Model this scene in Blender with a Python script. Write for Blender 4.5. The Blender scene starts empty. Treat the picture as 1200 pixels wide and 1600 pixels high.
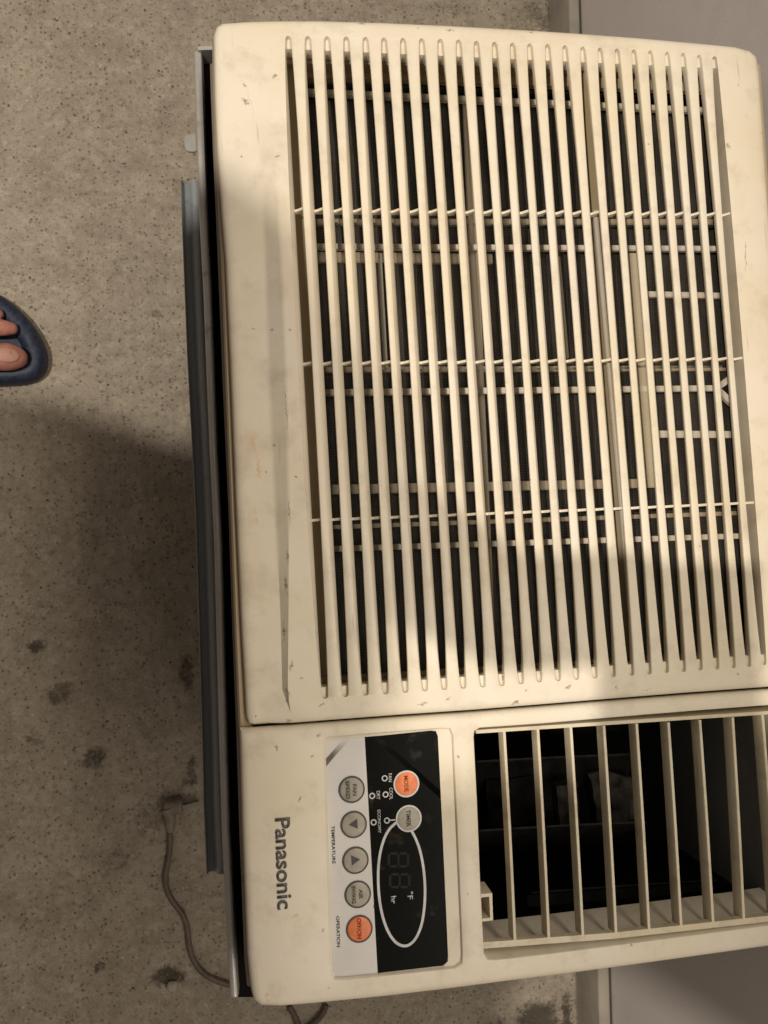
import bpy, bmesh, math, random
from mathutils import Vector, Matrix
from mathutils.geometry import delaunay_2d_cdt
random.seed(7)
S = bpy.context.scene
COL = S.collection

# ------------------------------------------------------------------ camera
H = 0.42                       # height of the air conditioner's face above the floor
F = 1200.0                     # focal length in photo pixels
W3 = Vector((-0.0645103, -0.15321376, -0.05314969))
CA = Vector((-0.02984634, 0.32417473, -0.45307297))   # camera in the panel's own frame
R = Matrix.Rotation(W3.length, 3, W3.normalized())
RT = R.transposed()
CZ = H - CA.z

cam_d = bpy.data.cameras.new('camera')
cam = bpy.data.objects.new('camera', cam_d)
COL.objects.link(cam)
cx, cy_, cz = (Vector((R[i][0], -R[i][1], -R[i][2])) for i in range(3))
cam.matrix_world = Matrix(((cx.x, -cy_.x, -cz.x, 0), (cx.y, -cy_.y, -cz.y, 0), (cx.z, -cy_.z, -cz.z, CZ), (0, 0, 0, 1)))
cam_d.sensor_fit = 'VERTICAL'; cam_d.sensor_height = 36; cam_d.lens = 36 * F / 1600
cam_d.clip_start = 0.005; cam_d.clip_end = 50
S.camera = cam

# ------------------------------------------------------------------ light
world = bpy.data.worlds.new('World'); S.world = world; world.use_nodes = True
bg = world.node_tree.nodes['Background']
bg.inputs[0].default_value = (1.0, 0.87, 0.74, 1); bg.inputs[1].default_value = 0.145

def lamp(name, kind, loc, energy, color, **kw):
    d = bpy.data.lights.new(name, kind); d.energy = energy; d.color = color
    for k, v in kw.items(): setattr(d, k, v)
    o = bpy.data.objects.new(name, d); COL.objects.link(o); o.location = loc
    return o
LAMP = Vector((-0.83, 0.08, 2.24))
lamp('ceiling_bulb', 'POINT', LAMP, 122, (1.0, 0.90, 0.80), shadow_soft_size=0.019)
fl = lamp('fill_light', 'AREA', (0.25, -0.08, 0.95), 2.85, (1.0, 0.91, 0.80), shape='RECTANGLE', size=0.10, size_y=1.3)  # added soft fill to brighten the unit's face, not a real fixture
fl.rotation_euler = (0, math.radians(26), 0)

S.view_settings.view_transform = 'Standard'; S.view_settings.look = 'None'
S.view_settings.exposure = 0.0; S.view_settings.gamma = 1.0

# ------------------------------------------------------------------ helpers
def P(px, py, z):
    """point of the place at height z seen at photo position px, py"""
    d = RT @ Vector(((px - 600) / F, (py - 800) / F, 1.0))
    s = (H - z - CA.z) / d.z
    return Vector((s * d.x, -s * d.y, z))
def P2(pts, z): return [P(x, y, z).to_2d() for x, y in pts]

def resample(pts, step, closed=True):
    out = []
    n = len(pts)
    for i in range(n if closed else n - 1):
        a, b = Vector(pts[i]), Vector(pts[(i + 1) % n])
        k = max(1, int(round((b - a).length / step)))
        for j in range(k): out.append(a.lerp(b, j / k))
    if not closed: out.append(Vector(pts[-1]))
    return out
def smooth_poly(pts, it=2, closed=True):
    for _ in range(it):
        new = []
        n = len(pts)
        rng = range(n) if closed else range(n - 1)
        if not closed: new.append(Vector(pts[0]))
        for i in rng:
            a, b = Vector(pts[i]), Vector(pts[(i + 1) % n])
            new += [a.lerp(b, .25), a.lerp(b, .75)]
        if not closed: new.append(Vector(pts[-1]))
        pts = new
    return pts
def round_corners(pts, rad, seg=5):
    out = []
    n = len(pts)
    for i in range(n):
        p = Vector(pts[i]); a = (Vector(pts[i - 1]) - p); b = (Vector(pts[(i + 1) % n]) - p)
        r = rad[i] if isinstance(rad, (list, tuple)) else rad
        ang = a.angle(b)
        if r <= 0 or ang > 2.9: out.append(p); continue
        r = min(r, a.length * .45, b.length * .45)
        p0, p1 = p + a.normalized() * r, p + b.normalized() * r
        for k in range(seg + 1):
            t = k / seg
            out.append(p0 * (1 - t) ** 2 + p * 2 * t * (1 - t) + p1 * t * t)
    return out
def area2(pts): return sum(pts[i - 1].x * pts[i].y - pts[i].x * pts[i - 1].y for i in range(len(pts)))
def ccw(pts):
    pts = [Vector(p) for p in pts]
    return pts if area2(pts) > 0 else pts[::-1]
def inset(pts, d):
    out = []
    n = len(pts)
    for i in range(n):
        e0 = (pts[i] - pts[i - 1]).normalized(); e1 = (pts[(i + 1) % n] - pts[i]).normalized()
        n0 = Vector((-e0.y, e0.x)); n1 = Vector((-e1.y, e1.x))
        m = n0 + n1
        m = m / max(.5, m.dot(n0)) if m.length > 1e-9 else n0
        out.append(pts[i] + m * d)
    return out
def inside(p, poly):
    c = False; n = len(poly); x, y = p
    for i in range(n):
        a, b = poly[i - 1], poly[i]
        if (a.y > y) != (b.y > y) and x < (b.x - a.x) * (y - a.y) / (b.y - a.y) + a.x: c = not c
    return c

def obj(name, bm, mat, parent=None, sharp=35, smooth=True):
    me = bpy.data.meshes.new(name); bm.normal_update(); bm.to_mesh(me); bm.free()
    if mat is not None:
        for m in (mat if isinstance(mat, (list, tuple)) else [mat]): me.materials.append(m)
    if smooth:
        for p in me.polygons: p.use_smooth = True
        me.set_sharp_from_angle(angle=math.radians(sharp))
    o = bpy.data.objects.new(name, me); COL.objects.link(o)
    if parent is not None: o.parent = parent; o.matrix_parent_inverse = parent.matrix_world.inverted()
    return o
def thing(name, label, cat, loc=(0, 0, 0), group=None):
    o = bpy.data.objects.new(name, None); COL.objects.link(o); o.location = loc
    o.empty_display_size = .05
    o.matrix_world = Matrix.Translation(loc)
    o['label'] = label; o['category'] = cat
    if group: o['group'] = group
    return o
def tag(o, label, cat, group=None):
    o['label'] = label; o['category'] = cat
    if group: o['group'] = group
    return o

def fill(bm, loops, extra=(), z=None, hints=()):
    """loops: [(bmverts ccw)], first outer, the rest holes; triangulate between"""
    pts, edges, vmap = [], [], []
    for lp in loops:
        s = len(pts)
        for v in lp: pts.append(v.co.to_2d() * 1000); vmap.append(v)
        n = len(lp)
        edges += [(s + i, s + (i + 1) % n) for i in range(n)]
    for ln in extra:
        s = len(pts)
        for p in ln:
            pts.append(Vector(p) * 1000); vmap.append(None)
        edges += [(s + i, s + i + 1) for i in range(len(ln) - 1)]
    vo, eo, fo, ov, oe, of = delaunay_2d_cdt(pts, edges, [], 0, 1e-5)
    outer = [v.co.to_2d() * 1000 for v in loops[0]]
    holes = [[v.co.to_2d() * 1000 for v in lp] for lp in loops[1:]]
    verts = []
    for i, p in enumerate(vo):
        src = [vmap[k] for k in ov[i] if vmap[k] is not None]
        if src: verts.append(src[0])
        else: verts.append(bm.verts.new((p.x / 1000, p.y / 1000, z(p.x / 1000, p.y / 1000))))
    for f in fo:
        c = sum((vo[i] for i in f), Vector((0, 0))) / len(f)
        if not inside(c, outer) or any(inside(c, h) for h in holes): continue
        try: bm.faces.new([verts[i] for i in f])
        except ValueError: pass
def loft(bm, a, b):
    n = len(a)
    for i in range(n):
        j = (i + 1) % n
        try: bm.faces.new((a[i], a[j], b[j], b[i]))
        except ValueError: pass
def plate(bm, outer, rings, holes=(), zf=None, extra=(), top=True):
    """outer 2D outline; rings [(inset, dz)] from the outside bottom to the flat top"""
    zf = zf or (lambda x, y: 0.0)
    outer = ccw(outer); loops = []
    prev = None
    for d, dz in rings:
        vs = [bm.verts.new((p.x, p.y, zf(p.x, p.y) + dz)) for p in inset(outer, d)]
        if prev: loft(bm, prev, vs)
        prev = vs
    loops.append(prev)
    for h, hr in holes:
        h = ccw(h); prev = None
        for d, dz in hr:
            vs = [bm.verts.new((p.x, p.y, zf(p.x, p.y) + dz)) for p in inset(h, -d)]
            if prev: loft(bm, vs, prev)
            prev = vs
        loops.append(prev)
    if top:
        dzt = rings[-1][1]
        fill(bm, loops, extra, lambda x, y: zf(x, y) + dzt)
    bmesh.ops.recalc_face_normals(bm, faces=bm.faces[:]) if not holes else None
    return loops
def box(bm, x0, x1, y0, y1, z0, z1, m=None):
    vs = [bm.verts.new((x, y, z)) for x in (x0, x1) for y in (y0, y1) for z in (z0, z1)]
    if m is not None:
        for v in vs: v.co = m @ v.co
    for f in ((0, 1, 3, 2), (4, 6, 7, 5), (0, 4, 5, 1), (2, 3, 7, 6), (0, 2, 6, 4), (1, 5, 7, 3)):
        bm.faces.new([vs[i] for i in f])
    return vs
def bar(bm, a, b, wa, wb, z0, z1, n=1, bend=None):
    """bar from a to b (2D) with half widths, between heights"""
    a, b = Vector(a), Vector(b); d = (b - a).normalized(); s = Vector((-d.y, d.x))
    prev = None
    for i in range(n + 1):
        t = i / n; c = a.lerp(b, t); w = wa + (wb - wa) * t
        off = bend(t) if bend else 0
        ring = [bm.verts.new((*(c + s * (q * w + off)), z)) for q, z in ((-1, z0), (-1, z1), (1, z1), (1, z0))]
        if prev:
            for k in range(4): bm.faces.new((prev[k], prev[(k + 1) % 4], ring[(k + 1) % 4], ring[k]))
        else: bm.faces.new(ring[::-1])
        prev = ring
    bm.faces.new(prev)
def pbar(bm, x0, y0, x1, y1, w, z, th, n=1, w2=None):
    a, b = P(x0, y0, z), P(x1, y1, z)
    k = (CZ - z) / F
    bar(bm, a.to_2d(), b.to_2d(), w * .5 * k, (w2 or w) * .5 * k, z - th, z, n)
def tube(bm, pts, r, seg=10, caps=True):
    pts = [Vector(p) for p in pts]; prev = None; up = Vector((0, 0, 1))
    rr = r if isinstance(r, (list, tuple)) else [r] * len(pts)
    for i, p in enumerate(pts):
        t = (pts[min(i + 1, len(pts) - 1)] - pts[max(i - 1, 0)]).normalized()
        a = t.cross(up)
        if a.length < 1e-3: a = t.cross(Vector((1, 0, 0)))
        a.normalize(); b = t.cross(a)
        ring = [bm.verts.new(p + (a * math.cos(q * 2 * math.pi / seg) + b * math.sin(q * 2 * math.pi / seg)) * rr[i]) for q in range(seg)]
        if prev:
            for k in range(seg): bm.faces.new((prev[k], prev[(k + 1) % seg], ring[(k + 1) % seg], ring[k]))
        elif caps: bm.faces.new(ring)
        prev = ring
    if caps: bm.faces.new(prev[::-1])
    bmesh.ops.recalc_face_normals(bm, faces=bm.faces[:])

# ------------------------------------------------------------------ materials
class NT:
    def __init__(s, name):
        s.m = bpy.data.materials.new(name); s.m.use_nodes = True
        s.t = s.m.node_tree; s.n = s.t.nodes; s.l = s.t.links
        s.b = s.n['Principled BSDF']
        s.co = s.node('ShaderNodeTexCoord').outputs['Object']
    def node(s, typ, **kw):
        n = s.n.new(typ)
        for k, v in kw.items():
            if k.startswith('i_'):
                n.inputs[int(k[2:]) if k[2:].isdigit() else k[2:].replace('_', ' ')].default_value = v
            else: setattr(n, k, v)
        return n
    def link(s, a, b): s.l.new(a, b)
    def noise(s, scale, detail=4, rough=.55, vec=None, dist=0, stretch=None):
        n = s.node('ShaderNodeTexNoise'); n.inputs['Scale'].default_value = scale
        n.inputs['Detail'].default_value = detail; n.inputs['Roughness'].default_value = rough
        n.inputs['Distortion'].default_value = dist
        v = vec or s.co
        if stretch:
            mp = s.node('ShaderNodeMapping'); mp.inputs['Scale'].default_value = stretch
            s.link(v, mp.inputs[0]); v = mp.outputs[0]
        s.link(v, n.inputs['Vector'])
        return n.outputs['Fac']
    def vor(s, scale, vec=None, feature='F1', out='Distance', rand=1):
        n = s.node('ShaderNodeTexVoronoi', feature=feature); n.inputs['Scale'].default_value = scale
        n.inputs['Randomness'].default_value = rand
        s.link(vec or s.co, n.inputs['Vector'])
        return n.outputs[out]
    def ramp(s, fac, stops, interp='LINEAR'):
        r = s.node('ShaderNodeValToRGB'); cr = r.color_ramp; cr.interpolation = interp
        while len(cr.elements) < len(stops): cr.elements.new(.5)
        for e, (p, c) in zip(cr.elements, stops):
            e.position = p; e.color = (c, c, c, 1) if isinstance(c, (int, float)) else (*c, 1)
        s.link(fac, r.inputs[0]); return r.outputs[0]
    def math(s, op, a, b=None, c=None, clamp=False):
        n = s.node('ShaderNodeMath', operation=op, use_clamp=clamp)
        for i, v in enumerate((a, b, c)):
            if v is None: continue
            if isinstance(v, (int, float)): n.inputs[i].default_value = v
            else: s.link(v, n.inputs[i])
        return n.outputs[0]
    def mix(s, fac, a, b, mode='MIX'):
        n = s.node('ShaderNodeMix', data_type='RGBA', blend_type=mode)
        for k, v in ((0, fac), (6, a), (7, b)):
            if isinstance(v, (int, float)): n.inputs[k].default_value = v
            elif isinstance(v, tuple): n.inputs[k].default_value = (*v, 1)
            else: s.link(v, n.inputs[k])
        return n.outputs[2]
    def blob(s, p, r, soft=.5, vec=None, stretch=(1, 1), rot=0):
        """soft-edged stain mask around a point of the object"""
        m1 = s.node('ShaderNodeVectorMath', operation='SUBTRACT'); s.link(vec or s.co, m1.inputs[0]); m1.inputs[1].default_value = (p[0], p[1], 0)
        v = m1.outputs[0]
        mp = s.node('ShaderNodeMapping', vector_type='TEXTURE')
        mp.inputs['Rotation'].default_value = (0, 0, rot)
        mp.inputs['Scale'].default_value = (r * stretch[0], r * stretch[1], 1e6)
        s.link(v, mp.inputs[0])
        ln = s.node('ShaderNodeVectorMath', operation='LENGTH'); s.link(mp.outputs[0], ln.inputs[0])
        mr = s.node('ShaderNodeMapRange', interpolation_type='SMOOTHSTEP')
        mr.inputs[1].default_value = 1; mr.inputs[2].default_value = 1 - soft; mr.inputs[3].default_value = 0; mr.inputs[4].default_value = 1
        s.link(ln.outputs['Value'], mr.inputs[0])
        return mr.outputs[0]
    def union(s, lst):
        o = lst[0]
        for a in lst[1:]: o = s.math('MAXIMUM', o, a)
        return o
    def warp(s, scale, amt, vec=None):
        n = s.node('ShaderNodeTexNoise'); n.inputs['Scale'].default_value = scale; n.inputs['Detail'].default_value = 4
        s.link(vec or s.co, n.inputs['Vector'])
        a = s.node('ShaderNodeVectorMath', operation='SUBTRACT'); s.link(n.outputs['Color'], a.inputs[0]); a.inputs[1].default_value = (.5, .5, .5)
        b = s.node('ShaderNodeVectorMath', operation='SCALE'); s.link(a.outputs[0], b.inputs[0]); b.inputs['Scale'].default_value = amt
        c = s.node('ShaderNodeVectorMath', operation='ADD'); s.link(vec or s.co, c.inputs[0]); s.link(b.outputs[0], c.inputs[1])
        return c.outputs[0]
    def out(s, color=None, rough=.5, metal=0, bump=None, bs=.1, bd=.001, spec=None):
        if color is not None:
            if isinstance(color, tuple): s.b.inputs['Base Color'].default_value = (*color, 1)
            else: s.link(color, s.b.inputs['Base Color'])
        if isinstance(rough, (int, float)): s.b.inputs['Roughness'].default_value = rough
        else: s.link(rough, s.b.inputs['Roughness'])
        s.b.inputs['Metallic'].default_value = metal
        if spec is not None: s.b.inputs['Specular IOR Level'].default_value = spec
        if bump is not None:
            bn = s.node('ShaderNodeBump'); bn.inputs['Strength'].default_value = bs; bn.inputs['Distance'].default_value = bd
            s.link(bump, bn.inputs['Height']); s.link(bn.outputs[0], s.b.inputs['Normal'])
        return s.m

PLASTIC = (0.680, 0.628, 0.503)
def plastic(name, marks=(), base=PLASTIC, scuff=1.0):
    t = NT(name)
    yel = t.noise(9, 5, .6)
    col = t.mix(t.ramp(yel, [(.38, 0), (.64, 1)]), tuple(c * k for c, k in zip(base, (1.02, 1.02, 1.04))), tuple(c * k for c, k in zip(base, (.98, .95, .87))))
    pink = t.noise(26, 3, .5, stretch=(1, .12, 1))
    col = t.mix(t.math('MULTIPLY', t.ramp(pink, [(.52, 0), (.72, 1)]), .30), col, tuple(c * k for c, k in zip(base, (1.02, .93, .92))))
    # faint handling grime and scratches that follow the mouldings
    grime = t.math('MULTIPLY', t.ramp(t.noise(38, 6, .7), [(.52, 0), (.74, 1)]), .38 * scuff)
    col = t.mix(grime, col, (.34, .27, .18))
    hand = t.math('MULTIPLY', t.ramp(t.noise(7, 6, .65, dist=.6), [(.50, 0), (.66, 1)]), .20 * scuff)
    col = t.mix(hand, col, (.44, .34, .22))
    w = t.warp(160, .004)
    spots = t.ramp(t.vor(75, w), [(.03, 1), (.075, 0)])
    sel = t.ramp(t.noise(30, 2, .5), [(.56, 0), (.62, 1)])
    col = t.mix(t.math('MULTIPLY', t.math('MULTIPLY', spots, sel), .55 * scuff), col, (.16, .12, .08))
    scr = t.ramp(t.noise(300, 2, .6, stretch=(1, .06, 1)), [(.70, 0), (.76, 1)])
    col = t.mix(t.math('MULTIPLY', t.math('MULTIPLY', scr, t.ramp(t.noise(14, 3), [(.46, 0), (.58, 1)])), .5 * scuff), col, (.34, .27, .18))
    if marks:
        w2 = t.warp(420, .0042)
        dk, lt = [], []
        for (px, py, r, sx, sy, rot, kind) in marks:
            p = P(px, py, H); k = (CZ - H) / F
            (dk if kind else lt).append(t.blob((p.x, p.y), r * k, .7, w2, (sx, sy), rot))
        brk = t.ramp(t.noise(900, 3, .7), [(.40, .25), (.58, 1)])
        if dk: col = t.mix(t.math('MULTIPLY', t.math('MULTIPLY', t.union(dk), brk), .8), col, (.10, .075, .05))
        if lt: col = t.mix(t.math('MULTIPLY', t.math('MULTIPLY', t.union(lt), brk), .8), col, (.62, .36, .20))
    rg = t.ramp(t.noise(60, 4), [(.3, .36), (.7, .52)])
    fine = t.noise(900, 2, .5)
    return t.out(col, rg, 0, t.math('ADD', fine, t.math('MULTIPLY', t.noise(12, 2), 6)), .10, .0004, .4)

G_MARKS = [(382, 133, 3, 1, 1.6, .6, 1), (384, 157, 5, 1.1, 1.6, .9, 1), (429, 120, 4.5, 1.5, .8, .4, 1), (377, 241, 2.5, 1, 1, 0, 1),
           (433, 244, 3.5, 1.6, .8, 0, 1), (397, 510, 3, 1, 1, 0, 1), (425, 513, 3, 1.2, .8, 0, 1), (453, 516, 3, 1, 1, 0, 1),
           (450, 870, 3.5, .8, 3.6, .05, 1), (446, 912, 3, .7, 7, .02, 1), (444, 985, 2.5, .6, 9, 0, 1), (455, 1040, 4, .8, 3, -.3, 1),
           (449, 1085, 3.5, .8, 6, 0, 1), (452, 1128, 4, 1.8, 1, .5, 1), (471, 1060, 3, 1.6, 1, .3, 1), (503, 1101, 3.5, 1.6, .8, 0, 1),
           (395, 690, 6, .9, 3.2, .15, 0), (404, 730, 5, .7, 4.5, .05, 0), (428, 694, 3, 1, 1, 0, 1), (416, 735, 3, 1, 1.2, 0, 1), (463, 745, 3, 1, 1.2, 0, 1),
           (400, 813, 4.5, .8, 1.6, .1, 0), (565, 36, 4, 2.2, .7, 0, 1), (703, 47, 4, 2.6, .7, 0, 1), (580, 64, 3, 1.8, .6, 0, 1),
           (830, 49, 3, 1.4, .8, 0, 1), (945, 50, 3, 1, 1, 0, 1), (1104, 61, 3, 1.4, .9, 0, 1), (1138, 228, 5, .8, 1.8, .3, 1),
           (1154, 133, 2.5, 1, 1, 0, 1), (790, 1062, 5, 1.1, 2.6, .5, 1), (806, 1098, 4.5, 2.0, .8, .3, 1), (888, 1074, 5, 1.4, 1, .5, 1),
           (963, 1074, 3.5, .8, 1.6, 0, 1), (709, 1061, 7, 1.1, 1.2, .6, 1), (739, 1060, 4, 1, 1.5, 0, 1), (882, 983, 4, .6, 2, .2, 1), (1153, 1053, 2.6, 1, 1, 0, 1),
           (735, 1010, 3, .5, 3, 0, 1), (447, 640, 2.2, .5, 26, .02, 1), (640, 63, 3, 14, .35, .01, 1), (760, 67, 3, 12, .35, .03, 1), (452, 800, 3, .5, 9, 0, 1), (660, 1100, 4, 3, .5, .1, 1), (1010, 1078, 3, 4, .4, .05, 1), (1165, 400, 3, .5, 12, -.08, 1), (470, 60, 3, 3, .5, 0, 1), (350, 700, 3, .7, 10, -.04, 0), (356, 900, 3, .6, 12, -.04, 1), (392, 160, 3, .4, 10, .2, 0), (700, 1092, 3, 2.2, .6, .4, 1)]
F_MARKS = [(432, 1170, 3.2, .7, 2.6, 0, 1), (498, 1149, 4, 1.4, .9, .3, 1), (488, 1182, 3.5, 1.4, .8, .4, 1), (504, 1454, 3.5, 1.1, .9, 0, 1),
           (416, 1558, 4, 1.6, .9, .8, 0), (419, 1565, 3, 1, 1, 0, 0), (514, 1545, 3, 1, 1, 0, 0), (716, 1183, 3, 1, 1.3, 0, 1), (462, 1431, 5, 1.8, .8, .6, 0),
           (468, 1250, 3, .8, 2, 0, 1), (732, 1398, 2.5, 1, 1.5, 0, 1)]
m_grille = plastic('yellowed_plastic_grille', G_MARKS)
m_fascia = plastic('yellowed_plastic_fascia', F_MARKS)
m_slat = plastic('yellowed_plastic_slat')
m_vane = plastic('dusty_plastic_vane', base=(.58, .52, .38), scuff=2.2)
m_inner = plastic('shaded_dusty_plastic', base=(.34, .28, .18), scuff=1.5)  # browner than the casing, the shade of the inner walls is in the colour
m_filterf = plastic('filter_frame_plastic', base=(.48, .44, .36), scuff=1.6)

def simple(name, col, rough=.5, metal=0, spec=None, var=.15, scale=60, bs=.1):
    t = NT(name)
    c = t.mix(t.ramp(t.noise(scale, 4), [(.3, 0), (.7, 1)]), tuple(x * (1 - var) for x in col), tuple(min(1, x * (1 + var)) for x in col))
    return t.out(c, rough, metal, t.noise(scale * 6, 3), bs, .0003, spec)
m_black = simple('gap_black', (.008, .007, .006), .9, spec=.1)  # black colour carries the shade of gaps inside the unit
m_duct = simple('dark_duct', (.003, .0028, .0025), .8, spec=.04)
m_insul = simple('dusty_insulation', (.022, .020, .017), .9, spec=.05, var=.9, scale=90)
m_print_black = simple('black_print', (.035, .033, .030), .4)
m_print_grey = simple('grey_lettering', (.085, .085, .08), .45)
m_print_white = simple('white_print', (.52, .52, .50), .4)
m_print_dim = simple('dim_display_segment', (.016, .016, .0155), .5, spec=.1)
m_btn_grey = simple('grey_button_rubber', (.32, .30, .24), .45, scale=200)
m_btn_orange = simple('orange_button_rubber', (.68, .185, .055), .42, scale=200)
m_btn_text = simple('button_print', (.09, .085, .05), .5)
m_btn_text_o = simple('dark_orange_print', (.28, .045, .015), .5)
m_steel = None
def steel(name, col, rust=.5):
    t = NT(name)
    c = t.mix(t.ramp(t.noise(20, 5, .6, stretch=(1, .25, 1)), [(.3, 0), (.75, 1)]), col, tuple(x * .72 for x in col))
    c = t.mix(t.math('MULTIPLY', t.ramp(t.noise(70, 6, .7), [(.60, 0), (.72, 1)]), rust), c, (.13, .09, .06))
    return t.out(c, t.ramp(t.noise(90, 4), [(.3, .28), (.7, .5)]), .35, t.noise(40, 3), .15, .001)
m_tray = steel('painted_steel_edge', (.56, .55, .50), .5)
m_rail = steel('blue_grey_steel_rail', (.40, .43, .44), .6)
m_case = steel('case_steel', (.20, .20, .19), .8)
m_dirty_edge = steel('dirty_steel_lip', (.30, .25, .20), 1.0)

def mesh_mat():
    t = NT('dusty_filter_mesh')
    mp = t.node('ShaderNodeMapping'); mp.inputs['Rotation'].default_value = (0, 0, math.radians(4)); t.link(t.co, mp.inputs[0])
    sx = t.node('ShaderNodeSeparateXYZ'); t.link(mp.outputs[0], sx.inputs[0])
    def grid(o, f, w):
        fr = t.math('FRACT', t.math('MULTIPLY', o, f))
        return t.math('LESS_THAN', fr, w)
    g = t.math('MAXIMUM', grid(sx.outputs[0], 560, .28), grid(sx.outputs[1], 560, .28))
    dust = t.ramp(t.noise(120, 5, .7, stretch=(1, .2, 1)), [(.40, .0), (.70, 1)])
    base = t.mix(g, (.012, .010, .008), (.034, .029, .023))
    col = t.mix(t.math('MULTIPLY', dust, .6), base, (.07, .062, .05))
    return t.out(col, .75, 0, g, .4, .0005, .2)
m_mesh = mesh_mat()

def floor_mat():
    t = NT('worn_concrete')
    base = t.mix(t.ramp(t.noise(3.2, 6, .6), [(.3, 0), (.7, 1)]), (.355, .308, .235), (.440, .384, .296))
    base = t.mix(t.math('MULTIPLY', t.ramp(t.noise(19, 6, .72), [(.40, 0), (.66, 1)]), .6), base, (.235, .196, .144))
    base = t.mix(t.math('MULTIPLY', t.ramp(t.noise(62, 5, .8), [(.50, 0), (.66, 1)]), .6), base, (.52, .465, .37))
    base = t.mix(t.math('MULTIPLY', t.ramp(t.noise(130, 4, .7), [(.52, 0), (.66, 1)]), .5), base, (.15, .13, .10))
    # aggregate: dark pits and pale grains of several sizes
    w = t.warp(300, .003)
    for sc, lo, hi, sel, c, amt in ((105, .10, .24, (.68, .74), (.095, .08, .06), .65), (190, .16, .34, (.56, .62), (.11, .09, .07), .75), (300, .2, .36, (.5, .56), (.16, .135, .10), .45),
                                   (75, .07, .13, (.66, .70), (.06, .05, .038), .9),
                                   (210, .12, .24, (.66, .7), (.54, .48, .39), .7), (60, .05, .08, (.62, .65), (.60, .55, .46), .85)):
        v = t.node('ShaderNodeTexVoronoi'); v.inputs['Scale'].default_value = sc; t.link(w, v.inputs['Vector'])
        sp = t.ramp(v.outputs['Distance'], [(lo, 1), (hi, 0)])
        sg = t.node('ShaderNodeSeparateColor'); t.link(v.outputs['Color'], sg.inputs[0])
        pick = t.ramp(sg.outputs[0], [(sel[0], 0), (sel[1], 1)])
        base = t.mix(t.math('MULTIPLY', t.math('MULTIPLY', sp, pick), amt), base, c)
    k = CZ / F
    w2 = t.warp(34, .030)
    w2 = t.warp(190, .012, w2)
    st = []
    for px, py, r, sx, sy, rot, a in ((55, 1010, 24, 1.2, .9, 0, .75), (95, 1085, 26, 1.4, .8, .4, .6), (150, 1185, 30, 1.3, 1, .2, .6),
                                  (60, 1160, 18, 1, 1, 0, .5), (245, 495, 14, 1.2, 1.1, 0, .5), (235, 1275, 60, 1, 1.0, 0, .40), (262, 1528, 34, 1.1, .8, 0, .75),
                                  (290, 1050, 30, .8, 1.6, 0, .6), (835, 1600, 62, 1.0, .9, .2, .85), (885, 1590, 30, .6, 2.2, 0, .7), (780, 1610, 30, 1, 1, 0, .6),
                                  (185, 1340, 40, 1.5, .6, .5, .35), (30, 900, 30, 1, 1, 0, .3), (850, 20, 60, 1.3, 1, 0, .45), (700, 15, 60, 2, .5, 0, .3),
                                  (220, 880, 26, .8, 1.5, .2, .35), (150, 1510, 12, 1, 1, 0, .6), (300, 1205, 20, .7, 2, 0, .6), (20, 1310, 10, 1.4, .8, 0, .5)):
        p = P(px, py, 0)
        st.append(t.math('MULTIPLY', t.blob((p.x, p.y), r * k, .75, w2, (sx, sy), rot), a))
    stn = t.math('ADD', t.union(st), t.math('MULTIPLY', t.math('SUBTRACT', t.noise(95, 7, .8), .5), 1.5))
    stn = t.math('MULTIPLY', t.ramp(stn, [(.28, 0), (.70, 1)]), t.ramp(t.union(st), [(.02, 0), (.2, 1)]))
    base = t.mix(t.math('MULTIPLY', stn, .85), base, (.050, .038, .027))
    lt = []
    for px, py, r, a in ((52, 147, 6, .9), (92, 143, 3.5, .8), (65, 217, 5, .6), (122, 187, 3, .8), (158, 101, 4, .6), (170, 706, 22, .12), (92, 710, 20, .2),
                         (80, 682, 3, .9), (98, 672, 4.5, .6), (137, 812, 5, .6), (242, 777, 3, .8), (98, 1540, 4, .7), (6, 225, 5, .5), (34, 914, 4, .5), (255, 905, 4, .5)):
        p = P(px, py, 0)
        lt.append(t.math('MULTIPLY', t.blob((p.x, p.y), r * k * .8, .9, w2, (1.3, .9), .5), a * .8))
    base = t.mix(t.union(lt), base, (.60, .55, .47))
    h = t.math('ADD', t.math('MULTIPLY', t.noise(26, 8, .7), 2.0), t.math('MULTIPLY', t.noise(320, 5, .7), .55))
    h = t.math('SUBTRACT', h, t.math('MULTIPLY', t.ramp(t.vor(150, w), [(.05, 1), (.18, 0)]), .4))
    return t.out(base, t.ramp(t.noise(60, 4), [(.3, .6), (.7, .85)]), 0, h, .55, .0016, .3)
m_floor = floor_mat()

def wall_mat():
    t = NT('mauve_painted_wall')
    c = t.mix(t.ramp(t.noise(2.5, 5, .6), [(.3, 0), (.7, 1)]), (.56, .515, .485), (.63, .585, .555))
    c = t.mix(t.math('MULTIPLY', t.ramp(t.noise(14, 6, .7, stretch=(1, .4, .4)), [(.52, 0), (.75, 1)]), .35), c, (.30, .26, .22))
    c = t.mix(t.math('MULTIPLY', t.ramp(t.noise(260, 3, .6), [(.62, 0), (.7, 1)]), .25), c, (.25, .22, .2))
    return t.out(c, .42, 0, t.noise(30, 4), .12, .001)
m_wall = wall_mat()
m_skirt = simple('grimy_skirting_paint', (.33, .30, .245), .5, var=.25, scale=14)

# ------------------------------------------------------------------ setting
bm = bmesh.new()
n = 24
ext = 4.0
box(bm, -ext, .62, -ext, ext, -.05, 0)
o = obj('floor', bm, m_floor, smooth=False); o['kind'] = 'structure'
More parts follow.
